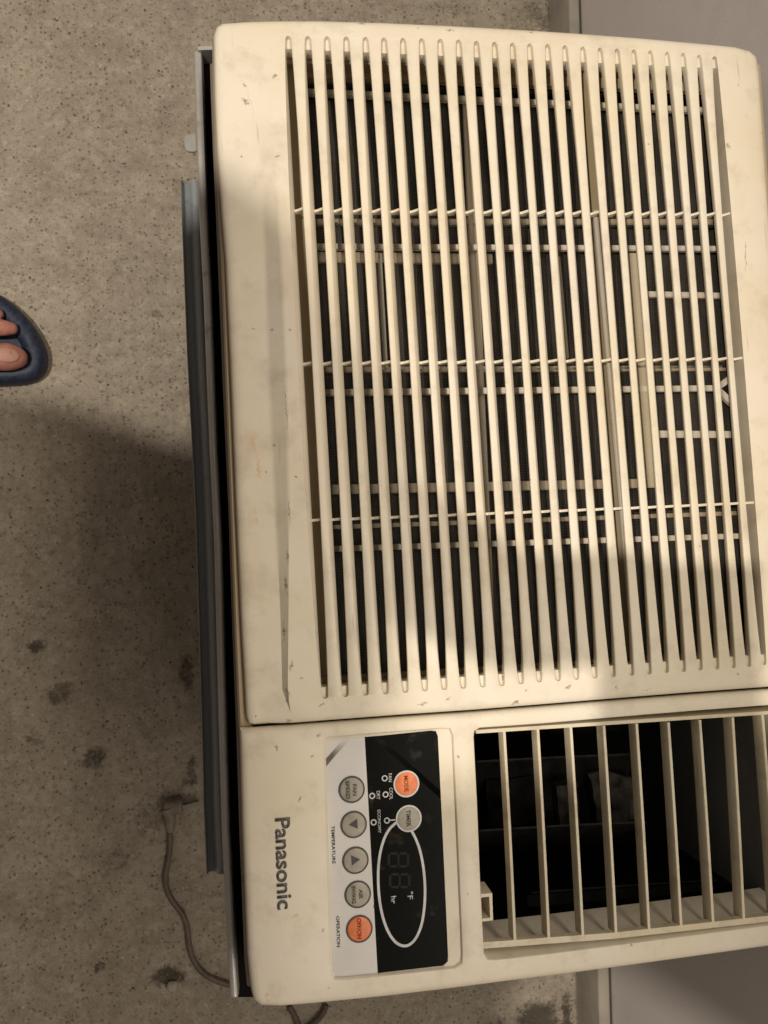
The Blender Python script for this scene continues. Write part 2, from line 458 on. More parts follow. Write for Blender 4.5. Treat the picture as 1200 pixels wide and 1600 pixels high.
# wall line on the floor
wa, wb = P(860, 0, 0), P(905, 1600, 0)
wd = (wb - wa).normalized(); wn = Vector((-wd.y, wd.x, 0))      # wd runs towards -y, wn points to +x side
if wn.x < 0: wn = -wn
def wallbox(name, off0, off1, z0, z1, mat, bev=0):
    bm = bmesh.new()
    a = wa - wd * 3.0; b = wb + wd * 3.0
    m = Matrix(((-wn.x, -wd.x, 0, a.x), (-wn.y, -wd.y, 0, a.y), (0, 0, 1, 0), (0, 0, 0, 1)))
    L = (b - a).length
    box(bm, -off1, -off0, -L, 0, z0, z1, m)
    bmesh.ops.recalc_face_normals(bm, faces=bm.faces[:])
    if bev: bmesh.ops.bevel(bm, geom=bm.edges[:], offset=bev, segments=3, affect='EDGES', profile=.6)
    o = obj(name, bm, mat); return o
SK = .066
o = wallbox('wall', .010, .12, 0.0005, 2.6, m_wall); o['kind'] = 'structure'
o = wallbox('skirting_board', -.004, .0095, 0.003, SK, m_skirt, .003); tag(o, 'low grimy beige skirting board along the foot of the mauve wall', 'skirting board')
# thin dark strip above the board, the gap's shade put into its colour
o = wallbox('wall_gap_strip', .0078, .0097, SK + .0006, SK + .0016, simple('dark_gap_shade', (.07, .058, .045), .8)); o.parent = bpy.data.objects['skirting_board']

# ------------------------------------------------------------------ air conditioner
AC = thing('window_air_conditioner', 'yellowed beige window air conditioner lying face up on the concrete floor', 'air conditioner', (0.10, -0.02, 0))
PX = (CZ - H) / F            # metres per photo pixel on the face

# slot table
TX = [(450, 56), (481, 56.5), (511, 57), (541, 57.5), (571, 58), (600, 59), (629.6, 59.5), (659, 60), (688, 61), (716.6, 62), (744.6, 64), (773, 65.5), (801, 67),
      (828, 68), (856, 69), (883, 71), (911, 73), (938, 74.5), (964.6, 76), (991, 77.5), (1016.7, 79), (1043, 81), (1068, 83), (1093, 86), (1117, 88)]
BX = [(508, 1092), (540, 1089), (571.7, 1087), (603, 1085), (634, 1082.5), (664.6, 1080), (695, 1078), (724.6, 1076), (755, 1074), (785, 1072), (815, 1069),
      (843.7, 1066), (873, 1064), (901.7, 1062), (930.4, 1060), (958.8, 1058), (987.5, 1056), (1015, 1054), (1042, 1051.5), (1068.7, 1050), (1095, 1047.5),
      (1121, 1046), (1146.7, 1044), (1171, 1042), (1195, 1039)]
TW = [P(x, y, 0 + H) for x, y in TX]; BW = [P(x, y, H) for x, y in BX]
TSTEP = [0, .0006, .0016, .0030, .0048] + [.012, .03, .06, .1, .15, .2, .26, .32, .38, .44, .5]
TS = TSTEP + [1 - t for t in TSTEP[-2::-1]]
def sfun(t): return max(0.0, 4 * t * (1 - t)) ** .55
def slot_edges(i, t):
    """world points of the left and right front edge of slot i at t, and the slat-side base offset"""
    a, b = TW[i], BW[i]; L = (b - a).length
    c = a.lerp(b, t); d = (b - a) / L; nrm = Vector((-d.y, d.x, 0))
    if nrm.x < 0: nrm = -nrm
    dist = min(t, 1 - t) * L; r = 3.5 * PX
    e = 1.0 if dist >= r else math.sqrt(max(0, 1 - (1 - dist / r) ** 2))
    s = sfun(t) ; k = 1 - .16 * i / 24
    hl = e * (3.5 + 9.8 * s) * PX * k; hr = e * (3.5 + 5.4 * s) * PX * k
    lean = e * 9.6 * s * PX * k
    return c - nrm * hl, c + nrm * hr, nrm * lean, nrm
D = .0062
TL, BL_ = None, None
def slat_mesh(i):
    bm = bmesh.new(); prev = None
    for t in TS:
        _, l, leanl, nl = slot_edges(i, t)       # left side of slat = right edge of slot i
        r, _, leanr, nr = slot_edges(i + 1, t)
        if t in (0, 1): e = .0
        sc = (r - l)
        w = sc.length
        rnd = min(.0007, w * .1)
        u = sc.normalized()
        base_l = l + leanl * .80; base_r = r + leanr
        prof = [(base_l, -D), (l + u * .00005, -.0009), (l + u * rnd * .4, -.00025), (l + u * rnd, 0), (r - u * rnd, 0), (r - u * rnd * .35, -.00018),
                (r + leanr * .12, -.0009), (r + leanr * .45, -D * .36), (r + leanr * .80, -D * .70), (base_r, -D)]
        if t in (0, 1):
            prof = [(q, z if z < -.0008 else 0) for q, z in prof]
        ring = [bm.verts.new((q.x, q.y, H + z)) for q, z in prof]
        if prev:
            m = len(ring)
            for k in range(m):
                bm.faces.new((prev[k], prev[(k + 1) % m], ring[(k + 1) % m], ring[k]))
        prev = ring
    bmesh.ops.recalc_face_normals(bm, faces=bm.faces[:])
    return bm

# the upper cover: outline of the grille panel on the face
G_OUT = [(333, 52), (337, 38), (347, 32), (380, 29.5), (430, 28), (500, 28), (600, 31), (700, 35.5), (800, 41), (900, 47.5), (1000, 55), (1100, 64), (1150, 69), (1175, 73), (1189, 81),
         (1194, 100), (1201, 200), (1214, 400), (1232, 640), (1250, 870), (1267, 1070),
         (1200, 1075), (1075, 1084), (950, 1094), (840, 1103), (740, 1111), (615, 1119.5), (490, 1129), (420, 1134.5), (397, 1136.5), (388, 1134), (384, 1124),
         (376, 980), (368, 800), (360, 600), (351, 400), (346, 340), (339, 240), (335, 150)]
S_GAP = 2.0
def interp(tab, y):
    for (a, x0), (b, x1) in zip(tab, tab[1:]):
        if y <= b: return x0 + (x1 - x0) * (y - a) / (b - a)
    return tab[-1][1]
# crease lines (photo columns at rows): where the lower band steps up to the flat of the grille
CR0 = [(28, 402), (200, 405), (400, 415), (600, 421), (800, 431), (950, 438), (1137, 443)]
CR1 = [(28, 420), (200, 428), (400, 439), (600, 447), (800, 451), (950, 451), (1137, 449)]
RR0 = [(60, 1152), (300, 1168), (640, 1196), (1075, 1232)]
def to_px(x, y):
    v = R @ (Vector((x, -y, 0)) - Vector((0, 0, CA.z)))
    return 600 + F * v.x / v.z, 800 + F * v.y / v.z
def gz(x, y):
    px, py = to_px(x, y)
    a, b = interp(CR0, py), interp(CR1, py)
    if px < a: z = -.0040 - (a - px) / 80 * .0010
    elif px < b: z = -.0040 * (b - px) / (b - a)
    else: z = 0
    z *= min(1, max(0, (py - 90) / 260)) ** 1.3
    r0 = interp(RR0, py)
    if px > r0: z -= min(.006, ((px - r0) / 40) ** 1.6 * .0035)
    return z
gout = resample(P2(G_OUT, H), .012)
gl = [slot_edges(0, t)[0] for t in TS]; gr = [slot_edges(24, t)[1] for t in TS]
# opening: down the left edge of the first slot, across the slat feet, up the right edge of the last slot
hole_pts = [p.to_2d() for p in gl] 
foot = []
for i in range(24): 
    foot += [slot_edges(i, 1)[1].to_2d()]
hole_pts = [gl[k].to_2d() for k in range(len(TS))] + [BW[i].to_2d() for i in range(1, 24)] + [gr[k].to_2d() for k in range(len(TS) - 1, -1, -1)] + [TW[i].to_2d() for i in range(23, 0, -1)]
bm = bmesh.new()
lines = []
for tab, offs in ((CR0, (-40, -4, 0, 4)), (CR1, (-3, 0, 4))):
    for off in offs: lines.append([P(interp(tab, y) + off, y, H).to_2d() for y in range(60, 1110, 30)])
for off in (12, 24):
    lines.append([P(interp(RR0, y) + off, y, H).to_2d() for y in range(110, 1060, 50)])
lines.append([P(interp(RR0, y), y, H).to_2d() for y in range(110, 1060, 50)])
plate(bm, gout, [(0.0010, -.018), (0.0002, -.008), (0, -.0040), (.0006, -.0021), (.0018, -.0009), (.0038, -.0002), (.006, 0)],
      holes=[(hole_pts, [(0, 0)])], zf=lambda x, y: H + gz(x, y), extra=lines)
# walls of the opening: scooped on the left side, straight elsewhere
prev = None
for t in TS:
    l, _, lean, nn = slot_edges(0, t)
    prof = [(l, 0), (l + lean * .12, -.0009), (l + lean * .45, -D * .36), (l + lean * .8, -D * .7), (l + lean, -D), (l + lean - nn * .001, -.016)]
    ring = [bm.verts.new((q.x, q.y, H + z)) for q, z in prof]
    if prev:
        for k in range(len(ring) - 1): bm.faces.new((prev[k], ring[k], ring[k + 1], prev[k + 1]))
    prev = ring
prev = None
for t in TS:
    _, r, lean, nn = slot_edges(24, t)
    ring = [bm.verts.new((q.x, q.y, H + z)) for q, z in ((r, 0), (r + nn * .0003, -.0008), (r + nn * .0008, -.018))]
    if prev:
        for k in range(2): bm.faces.new((prev[k], prev[k + 1], ring[k + 1], ring[k]))
    prev = ring
# ledges at both slot ends, and the deep inner skirts of the cover
for A, sgn in ((TW, 1), (BW, -1)):
    a, b = A[0].copy(), A[24].copy(); dirv = (b - a).normalized(); dn = (BW[12] - TW[12]).normalized() * sgn
    a -= dirv * .003; b += dirv * .002
    p = [a - dn * .004, b - dn * .004, b + dn * .0062, a + dn * .0062]
    p2 = [a - dn * .004, b - dn * .004, b + dn * .0070, a + dn * .0070]
    v1 = [bm.verts.new((q.x, q.y, H - .0030)) for q in p]; v2 = [bm.verts.new((q.x, q.y, H - .0105)) for q in p2]
    bm.faces.new(v1); bm.faces.new(v2[::-1])
    for k in range(4): bm.faces.new((v1[k], v1[(k + 1) % 4], v2[(k + 1) % 4], v2[k]))
bmesh.ops.recalc_face_normals(bm, faces=bm.faces[:])
GP = obj('grille_cover', bm, m_grille, AC, 30)
for f in GP.data.polygons: pass
for i in range(24):
    obj('grille_slat', slat_mesh(i), m_slat, GP, 40)
# thin cross ribs that tie the slats together, dipping towards the scooped side
for (yl, yr) in ((323, 331), (565, 558), (812, 785)):
    for i in range(25):
        a, b = TW[i], BW[i]
        xm = 450 + (1180 - 450) * i / 24
        y = yl + (yr - yl) * i / 24
        # find t where the slot crosses this row
        lo, hi = 0, 1
        for _ in range(22):
            m = (lo + hi) / 2; q = a.lerp(b, m)
            if to_px(q.x, q.y)[1] < y: lo = m
            else: hi = m
        l, r, lean, nn = slot_edges(i, lo)
        bm = bmesh.new()
        dd = (b - a).normalized() * .00075
        l0 = l + lean * .75 - nn * .0004; r0 = r + nn * .0008
        mid = l0.lerp(r0, .35)
        top = [(l0, -.0058), (mid, -.0050), (r0, -.0012)]
        va = [bm.verts.new((*(q - dd).to_2d(), H + z)) for q, z in top]; vb = [bm.verts.new((*(q + dd).to_2d(), H + z)) for q, z in top]
        wa_ = [bm.verts.new((*(q - dd).to_2d(), H - .0085)) for q, z in top]; wb_ = [bm.verts.new((*(q + dd).to_2d(), H - .0085)) for q, z in top]
        for k in range(2):
            bm.faces.new((va[k], va[k + 1], vb[k + 1], vb[k])); bm.faces.new((va[k], wa_[k], wa_[k + 1], va[k + 1])); bm.faces.new((vb[k], vb[k + 1], wb_[k + 1], wb_[k]))
            bm.faces.new((wa_[k], wb_[k], wb_[k + 1], wa_[k + 1]))
        bm.faces.new((va[0], vb[0], wb_[0], wa_[0])); bm.faces.new((va[2], wa_[2], wb_[2], vb[2]))
        bmesh.ops.recalc_face_normals(bm, faces=bm.faces[:])
        obj('cross_rib', bm, m_slat, GP, smooth=False)

# --- body frame behind the cover (the lip seen left of the grille, and the dark well)
Z1 = H - .011
F_LEFT = [(331, 62), (333, 150), (336, 240), (341, 340), (345, 400), (352, 600), (360, 800), (367, 1000), (373, 1138)]
bm = bmesh.new()
outl = P2(F_LEFT + [(1255, 1062), (1190, 100), (1150, 80)], Z1)
inn = P2([(402, 100), (425, 600), (452, 1104), (1225, 1050), (1172, 110)], Z1 - .001)
plate(bm, resample(outl, .02), [(.0004, -.02), (0, -.0015), (.0012, 0)], holes=[(resample(inn, .02), [(0, -.02), (0, 0)])], zf=lambda x, y: Z1)
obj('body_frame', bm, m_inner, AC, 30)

# --- lower fascia with control recess and air outlet
FZ = H - .0006
CREC = [(506.5, 1156), (512, 1153), (600, 1146), (690, 1139), (703, 1140), (707, 1150), (714, 1300), (722, 1490), (721, 1505), (711, 1512), (600, 1524), (535, 1530.5), (522, 1530), (517, 1521), (512, 1340)]
OUTL = [(741, 1152), (742, 1143), (750, 1138), (850, 1131), (1000, 1118), (1100, 1110), (1200, 1102.5), (1244, 1099),
        (1258, 1200), (1272, 1350), (1277, 1434), (1200, 1446), (1100, 1459), (1000, 1472), (900, 1485), (800, 1497), (772, 1500), (762, 1499), (757, 1490), (752, 1400), (746, 1250)]
F_OUT = [(373.5, 1142), (378, 1300), (386, 1500), (392, 1555), (396, 1570), (408, 1578), (440, 1577), (500, 1572), (600, 1562), (700, 1550), (800, 1537), (900, 1524.5), (1000, 1511), (1100, 1497), (1200, 1483),
         (1290, 1469), (1303, 1460), (1300, 1400), (1282, 1200), (1269, 1077),
         (1200, 1079), (1075, 1088), (950, 1098), (840, 1107), (740, 1115), (615, 1123.5), (490, 1133), (420, 1138.5), (397, 1140.5)]
def fz(x, y):
    px, py = to_px(x, y)
    z = 0
    if px < 440: z -= ((440 - px) / 65) ** 1.5 * .0035
    return z
bm = bmesh.new()
fl_lines = [[P(x, y, H).to_2d() for y in range(1165, 1560, 35)] for x in (408, 425, 440)]
plate(bm, resample(P2(F_OUT, H), .012), [(.0012, -.030), (.0003, -.010), (0, -.004), (.0005, -.0022), (.0016, -.0009), (.0034, -.0002), (.005, 0)],
      holes=[(resample(P2(CREC, FZ), .006), [(-.0001, -.0022), (.0001, -.0010), (.0006, -.0003), (.0014, 0)]),
             (resample(P2(OUTL, FZ), .006), [(-.0015, -.045), (0, -.0012), (.0004, -.0004), (.0012, 0)])],
      zf=lambda x, y: FZ + fz(x, y), extra=fl_lines)
FA = obj('lower_fascia', bm, m_fascia, AC, 32)
# black bar standing in for the seam's shade under the joint of the two mouldings
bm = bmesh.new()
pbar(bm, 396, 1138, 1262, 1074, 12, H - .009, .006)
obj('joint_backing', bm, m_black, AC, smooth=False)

# --- control panel
CP_Z = H - .0034
LAB = [(508.5, 1159), (513, 1156.3), (600, 1149), (673, 1141.5), (681, 1142.5), (684, 1150), (691, 1290), (700, 1492), (699.5, 1502), (692, 1508.5), (600, 1519), (537, 1527.5), (526, 1527), (519.5, 1518), (513.5, 1340)]
def split_x(y): return 569.7 + (590 - 569.7) * (y - 1151) / (1520 - 1151)
CP = None
bm = bmesh.new()
rec = resample(P2(CREC, FZ), .006)
# bevelled well of the recess: from the fascia edge down to the label
a = [bm.verts.new((p.x, p.y, FZ - .0021)) for p in ccw(rec)]
labp = ccw(P2(LAB, CP_Z))
fill_in = [bm.verts.new((p.x, p.y, CP_Z)) for p in ccw(resample(P2(LAB, CP_Z), .006))]
fill(bm, [a, fill_in], z=lambda x, y: CP_Z)
CB = obj('control_recess', bm, m_fascia, FA, 30)
CP = thing('control_panel', '', '', (0, 0, 0)); del CP['label']; del CP['category']
CP.parent = AC; CP.matrix_parent_inverse = AC.matrix_world.inverted()
def label_mat(name, col, rough, vr=.08):
    t = NT(name)
    c = t.mix(t.ramp(t.noise(25, 5), [(.3, 0), (.7, 1)]), tuple(x * (1 - vr) for x in col), tuple(x * (1 + vr) for x in col))
    c = t.mix(t.math('MULTIPLY', t.ramp(t.noise(70, 6, .7), [(.58, 0), (.8, 1)]), .25), c, (.2, .17, .12))
    return t.out(c, rough, 0, t.noise(18, 2), .25, .0012)
m_lab_white = label_mat('pearl_white_label', (.62, .60, .56), .55)
m_lab_black = label_mat('glossy_black_label', (.005, .0055, .0045), .3); m_lab_black.node_tree.nodes['Principled BSDF'].inputs['Specular IOR Level'].default_value = .035
def clip_label(side):
    pts = P2(LAB, CP_Z); out = []
    pxs = resample([Vector(p) for p in LAB], 4)
    f = lambda p: (split_x(p.y) - p.x) * side
    n = len(pxs)
    for i in range(n):
        p, q = pxs[i], pxs[(i + 1) % n]
        if f(p) >= 0: out.append(p)
        if (f(p) >= 0) != (f(q) >= 0): out.append(p.lerp(q, f(p) / (f(p) - f(q))))
    return P2([(p.x, p.y) for p in out], CP_Z)
for side, nm, mt in ((1, 'white_label', m_lab_white), (-1, 'black_label', m_lab_black)):
    bm = bmesh.new(); pts = ccw(clip_label(side))
    vs = [bm.verts.new((p.x, p.y, CP_Z + .0002)) for p in pts]; lo = [bm.verts.new((p.x, p.y, CP_Z - .0006)) for p in pts]
    fill(bm, [vs], z=lambda x, y: CP_Z); loft(bm, lo, vs)
    obj(nm, bm, mt, CP, 30)
LZ = CP_Z + .0002
def disc(bm, c, r, z0, z1, dome=0, seg=40, z_in=None):
    rings = [(r, z0), (r, z1 - .0003), (r * .97, z1 - .0001), (r * .9, z1), (r * .5, z1 + dome * .7)]
    prev = None
    for rr, z in rings:
        vs = [bm.verts.new((c.x + rr * math.cos(k * 2 * math.pi / seg), c.y + rr * math.sin(k * 2 * math.pi / seg), z)) for k in range(seg)]
        if prev: loft(bm, prev, vs)
        prev = vs
    cv = bm.verts.new((c.x, c.y, z1 + dome))
    for k in range(seg): bm.faces.new((prev[k], prev[(k + 1) % seg], cv))
def ring(bm, c, r0, r1, z, th=.0003, seg=44, sy=1.0, rot=0, a0=0, a1=2 * math.pi):
    full = abs(a1 - a0 - 2 * math.pi) < 1e-6
    cr, sr = math.cos(rot), math.sin(rot)
    def pt(r, q, rs):
        x, y = r * math.cos(q), (r * sy + (rs if sy != 1 else 0)) * math.sin(q)
        return (c.x + x * cr - y * sr, c.y + x * sr + y * cr)
    n = seg if full else seg + 1
    A = []
    for k in range(n):
        q = a0 + (a1 - a0) * k / seg
        A.append([bm.verts.new((*pt(r0, q, 0), z - th)), bm.verts.new((*pt(r0, q, 0), z)), bm.verts.new((*pt(r1, q, -(r1 - r0) * (sy - 1)), z)), bm.verts.new((*pt(r1, q, -(r1 - r0) * (sy - 1)), z - th))])
    for k in range(n if full else n - 1):
        p, q = A[k], A[(k + 1) % n]
        for j in range(3): bm.faces.new((p[j], q[j], q[j + 1], p[j + 1]))
    bmesh.ops.recalc_face_normals(bm, faces=bm.faces[:])
FONT_CACHE = {}
def text(name, body, px, py, z, h_px, mat, parent, w_px=None, ang=None, bold=0, space=1.0, raised=.00012):
    """lettering reading down the picture; px,py is its centre; h_px its cap height"""
    cu = bpy.data.curves.new(name, 'FONT'); cu.body = body; cu.align_x = 'CENTER'; cu.align_y = 'CENTER'
    cu.size = 1; cu.offset = bold; cu.space_character = space; cu.resolution_u = 4; cu.fill_mode = 'FRONT'
    tmp = bpy.data.objects.new(name, cu); COL.objects.link(tmp)
    dg = bpy.context.evaluated_depsgraph_get(); dg.update()
    me = bpy.data.meshes.new_from_object(tmp.evaluated_get(dg)); bpy.data.objects.remove(tmp); bpy.data.curves.remove(cu)
    xs = [v.co.x for v in me.vertices]; ys = [v.co.y for v in me.vertices]
    cxm, cym = (min(xs) + max(xs)) / 2, (min(ys) + max(ys)) / 2
    k = (CZ - z) / F
    sy = h_px * k / (max(ys) - min(ys)); sx = (w_px * k / (max(xs) - min(xs))) if w_px else sy
    for v in me.vertices: v.co.x = (v.co.x - cxm) * sx; v.co.y = (v.co.y - cym) * sy
    bm = bmesh.new(); bm.from_mesh(me); bpy.data.meshes.remove(me)
    fs = bm.faces[:]
    ret = bmesh.ops.extrude_face_region(bm, geom=fs)
    for v in ret['geom']:
        if isinstance(v, bmesh.types.BMVert): v.co.z += raised
    c = P(px, py, z)
    if ang is None:
        q0, q1 = P(px, py - 5, z), P(px + .28, py + 5, z)
        ang = math.atan2(q1.y - q0.y, q1.x - q0.x)
    M = Matrix.Translation((c.x, c.y, z + .00005)) @ Matrix.Rotation(ang, 4, 'Z')
    bm.transform(M)
    return obj(name, bm, mat, parent, smooth=False)

RB = 19.2 * (CZ - LZ) / F
def button(px, py, col, ringmat, words, tmat):
    c = P(px, py, LZ)
    bm = bmesh.new(); disc(bm, c, RB * .93, LZ - .0004, LZ + .0008, .0003)
    b = obj('button', bm, col, CP, 40)
    bm = bmesh.new(); ring(bm, c, RB * .93, RB * 1.06, LZ + .00045, .0006)
    obj('button_ring', bm, ringmat, b, 40)
    for (w, dx, dy, h, wp) in words:
        text('lettering', w, px + dx, py + dy, LZ + .00118, h, tmat, b, wp, bold=.012)
    return b
b1 = button(549.5, 1233.3, m_btn_grey, m_print_black, [('FAN', 5, 1, 6, 17), ('SPEED', -6, 1, 6, 27)], m_btn_text)
b1['label'] = 'grey round button reading FAN SPEED'
for (px, py, sgn, lb) in ((552.6, 1288, -1, 'grey round button with a downward triangle'), (555.4, 1343.8, 1, 'grey round button with an upward triangle')):
    b = button(px, py, m_btn_grey, m_print_black, [], m_btn_text); b['label'] = lb
    z = LZ + .00122; k = (CZ - z) / F
    c = P(px, py, z); bm = bmesh.new()
    tri = [(sgn * 7.2, 0), (-sgn * 6, 7.6), (-sgn * 6, -7.6)]
    up = [bm.verts.new((c.x + x * k, c.y + y * k, z + .0001)) for x, y in tri]; lo = [bm.verts.new((c.x + x * k, c.y + y * k, z - .0003)) for x, y in tri]
    bm.faces.new(up); loft(bm, lo, up); bmesh.ops.recalc_face_normals(bm, faces=bm.faces[:])
    obj('triangle_mark', bm, m_print_black, b, smooth=False)
b = button(559, 1397, m_btn_grey, m_print_black, [('AIR', 5, 0, 6, 14), ('SWING', -6, 1, 6, 26)], m_btn_text); b['label'] = 'grey round button reading AIR SWING'
b = button(561.5, 1451, m_btn_orange, m_print_black, [('OFF/ON', 0, 0, 6.5, 30)], m_btn_text_o); b['label'] = 'orange round button reading OFF/ON on the white label'
b = button(634.9, 1224.5, m_btn_orange, m_print_white, [('MODE', 0, 0, 6.5, 24)], m_btn_text_o); b['label'] = 'orange round button reading MODE on the black label'
b = button(638.5, 1278.6, m_btn_grey, m_print_white, [('TIMER', 0, 0, 6.5, 25)], m_btn_text); b['label'] = 'grey round button reading TIMER on the black label'
TZ = LZ + .0001
for w, px, py, h, wp in (('TEMPERATURE', 521, 1320, 5, 56), ('OPERATION', 528.5, 1455.5, 5, 45)):
    text('lettering', w, px, py, TZ, h, m_print_black, CP, wp, bold=.006)
for w, px, py, h, wp in (('FAN', 609.5, 1215, 5.5, 13), ('COOL', 611, 1240, 5.5, 18), ('DRY', 591, 1242.5, 5.5, 13), ('ECONOMY', 592.5, 1283.5, 5, 35), ('\u00b0F', 641, 1399, 9, 12), ('hr', 615, 1406, 8, 11.5)):
    text('lettering', w, px, py, TZ, h, m_print_white, CP, wp, bold=.015)
for w, px, py, h in (('1', 586, 1416, 4), ('2', 591, 1443, 4.5), ('4', 590.5, 1464.5, 5)):
    text('lettering', w, px, py, TZ, h, m_print_dim, CP, 4, bold=.01)
k = (CZ - TZ) / F
for px, py in ((601, 1216), (602.5, 1241.3), (581.5, 1243.5), (604.5, 1282), (583.8, 1284.8)):
    bm = bmesh.new(); ring(bm, P(px, py, TZ), 2.9 * k, 4.7 * k, TZ + .0002, seg=24); obj('indicator_ring', bm, m_print_white, CP, 40)
# white oval loop hanging from the TIMER button
bm = bmesh.new()
oval = [(619, 1285), (606, 1297), (597, 1318), (591.5, 1345), (590.5, 1375), (592.5, 1405), (597, 1430), (605, 1454), (616, 1471), (628, 1478.5), (640, 1477), (651, 1465), (659, 1445), (663, 1420), (664.5, 1392), (662.5, 1360), (657, 1330), (650, 1311), (643, 1298)]
ov = smooth_poly([P(x, y, TZ).to_2d() for x, y in oval], 3, False)
prev = None
for i, p in enumerate(ov):
    d = (ov[min(i + 1, len(ov) - 1)] - ov[max(i - 1, 0)]).normalized(); s = Vector((-d.y, d.x)) * 2.0 * k
    rg = [bm.verts.new((*(p - s), TZ - .0001)), bm.verts.new((*(p - s), TZ + .0002)), bm.verts.new((*(p + s), TZ + .0002)), bm.verts.new((*(p + s), TZ - .0001))]
    if prev:
        for j in range(3): bm.faces.new((prev[j], rg[j], rg[j + 1], prev[j + 1]))
    prev = rg
bmesh.ops.recalc_face_normals(bm, faces=bm.faces[:]); obj('oval_outline', bm, m_print_white, CP, 30)
bm = bmesh.new(); pbar(bm, 609.5, 1281.6, 618, 1281, 1.8, TZ + .0002, .0002); obj('indicator_line', bm, m_print_white, CP, smooth=False)
# unlit seven-segment digits
bm = bmesh.new()
for cy0 in (1343.5, 1376):
    cxp = 622.5 + (cy0 - 1343) * .06
    hw, hh = 15, 10                    # half size: along px (digit height), along py (digit width)
    zz = TZ + .00012
    for s in (-1, 1):
        pbar(bm, cxp + s * hw, cy0 - hh + 1.4, cxp + s * hw, cy0 + hh - 1.4, 4.0, zz, .0001)
        for q in (-1, 1):
            x0 = cxp + 1.6 if q > 0 else cxp - hw + 1.6
            pbar(bm, x0, cy0 + s * hh, x0 + hw - 3.2, cy0 + s * hh, 4.0, zz, .0001)
    pbar(bm, cxp, cy0 - hh + 1.6, cxp, cy0 + hh - 1.6, 3.0, zz, .0001)
obj('display_digits', bm, m_print_dim, CP, smooth=False)
text('brand_lettering', 'Panasonic', 443.5, 1349, H - .0002, 22.5, m_print_grey, FA, 134, bold=.018, space=1.0)

# --- air outlet: carrier frame and vanes
VZ = H - .0022
OUTLET = thing('air_outlet', '', '', (0, 0, 0)); del OUTLET['label']; del OUTLET['category']
OUTLET.parent = AC; OUTLET.matrix_parent_inverse = AC.matrix_world.inverted()
bm = bmesh.new()
pbar(bm, 744, 1143.5, 1248, 1110.5, 5.5, VZ, .013); obj('vane_carrier', bm, m_vane, OUTLET, smooth=False); bm = bmesh.new()
pbar(bm, 754, 1477.5, 960, 1462, 9.5, VZ, .004); pbar(bm, 960, 1462, 1278, 1427, 9.5, VZ - .0001, .004)
# sloping sill behind the bottom bar, with its ragged foam edge
obj('vane_carrier', bm, m_vane, OUTLET, smooth=False)
bm = bmesh.new(); prev = None
NS = 60
for i in range(NS + 1):
    x = 752 + (1282 - 752) * i / NS
    yt = 1481 + (1432 - 1481) * ((x - 752) / 530) ** 1.15
    rag = 2.8 * math.sin(i * .9) + random.uniform(-1.4, 1.4) + (9 if 990 < x < 1050 else 0) - (5 if 900 < x < 985 else 0)
    f = [P(x, yt, VZ - .0042), P(x, yt - 1, VZ - .009), P(x - 2, yt - 3, VZ - .0115)]
    f[2] = Vector((f[1].x, f[1].y + .0004, H - .0138 - rag * .0006))
    f.append(Vector((f[2].x, f[2].y - .004, f[2].z - .001)))
    rg = [bm.verts.new(p) for p in f]
    if prev:
        for j in range(3): bm.faces.new((prev[j], rg[j], rg[j + 1], prev[j + 1]))
    prev = rg
bmesh.ops.recalc_face_normals(bm, faces=bm.faces[:]); obj('outlet_sill', bm, m_inner if False else m_vane, OUTLET, 50)
VT = [(787.7, 1141), (840.4, 1139), (892, 1136), (943.7, 1134), (994.8, 1130.7), (1044.6, 1129), (1093.7, 1125), (1145, 1121), (1191.7, 1117), (1237, 1113)]
VB = [(804.8, 1470), (857.8, 1467), (911, 1462), (962.8, 1458), (1014.6, 1454), (1064.6, 1448), (1114.6, 1443.7), (1162.5, 1437.5), (1215, 1432), (1262, 1427)]
for (x0, y0), (x1, y1) in zip(VT, VB):
    bm = bmesh.new(); a, b = P(x0, y0, VZ), P(x1, y1 + 2, VZ)
    prev = None; N = 14
    d = (b - a).normalized(); s = Vector((-d.y, d.x, 0)); s = -s if s.x < 0 else s
    for i in range(N + 1):
        c = a.lerp(b, i / N) + s * math.sin(math.pi * i / N) * .0003
        w = .00105
        pr = [(-w * .8, -.0098), (-w * 1.0, -.0010), (-w * .7, -.0002), (w * .7, 0), (w, -.0008), (w * .9, -.0098)]
        rg = [bm.verts.new((*(c + s * q).to_2d(), VZ + .0002 + z)) for q, z in pr]
        if prev:
            m = len(rg)
            for j in range(m): bm.faces.new((prev[j], prev[(j + 1) % m], rg[(j + 1) % m], rg[j]))
        else: bm.faces.new(rg)
        prev = rg
    bm.faces.new(prev[::-1]); bmesh.ops.recalc_face_normals(bm, faces=bm.faces[:])
    obj('vane', bm, m_vane, OUTLET, 40)
# hollow square adjuster clip
bm = bmesh.new()
zc = VZ - .001
o4 = [P(x, y, zc).to_2d() for x, y in ((751.5, 1397), (769, 1395.5), (770.5, 1438), (753.5, 1440))]
i4 = [P(x, y, zc).to_2d() for x, y in ((750.5, 1402.5), (764.5, 1401), (766, 1434), (752.5, 1435.5))]
v = [[bm.verts.new((p.x, p.y, z)) for p in q] for q, z in ((o4, zc - .017), (o4, zc), (i4, zc), (i4, zc - .017))]
for a_, b_ in ((0, 1), (1, 2), (2, 3)): loft(bm, v[a_], v[b_])
bmesh.ops.recalc_face_normals(bm, faces=bm.faces[:]); obj('adjuster_clip', bm, m_vane, OUTLET, smooth=False)
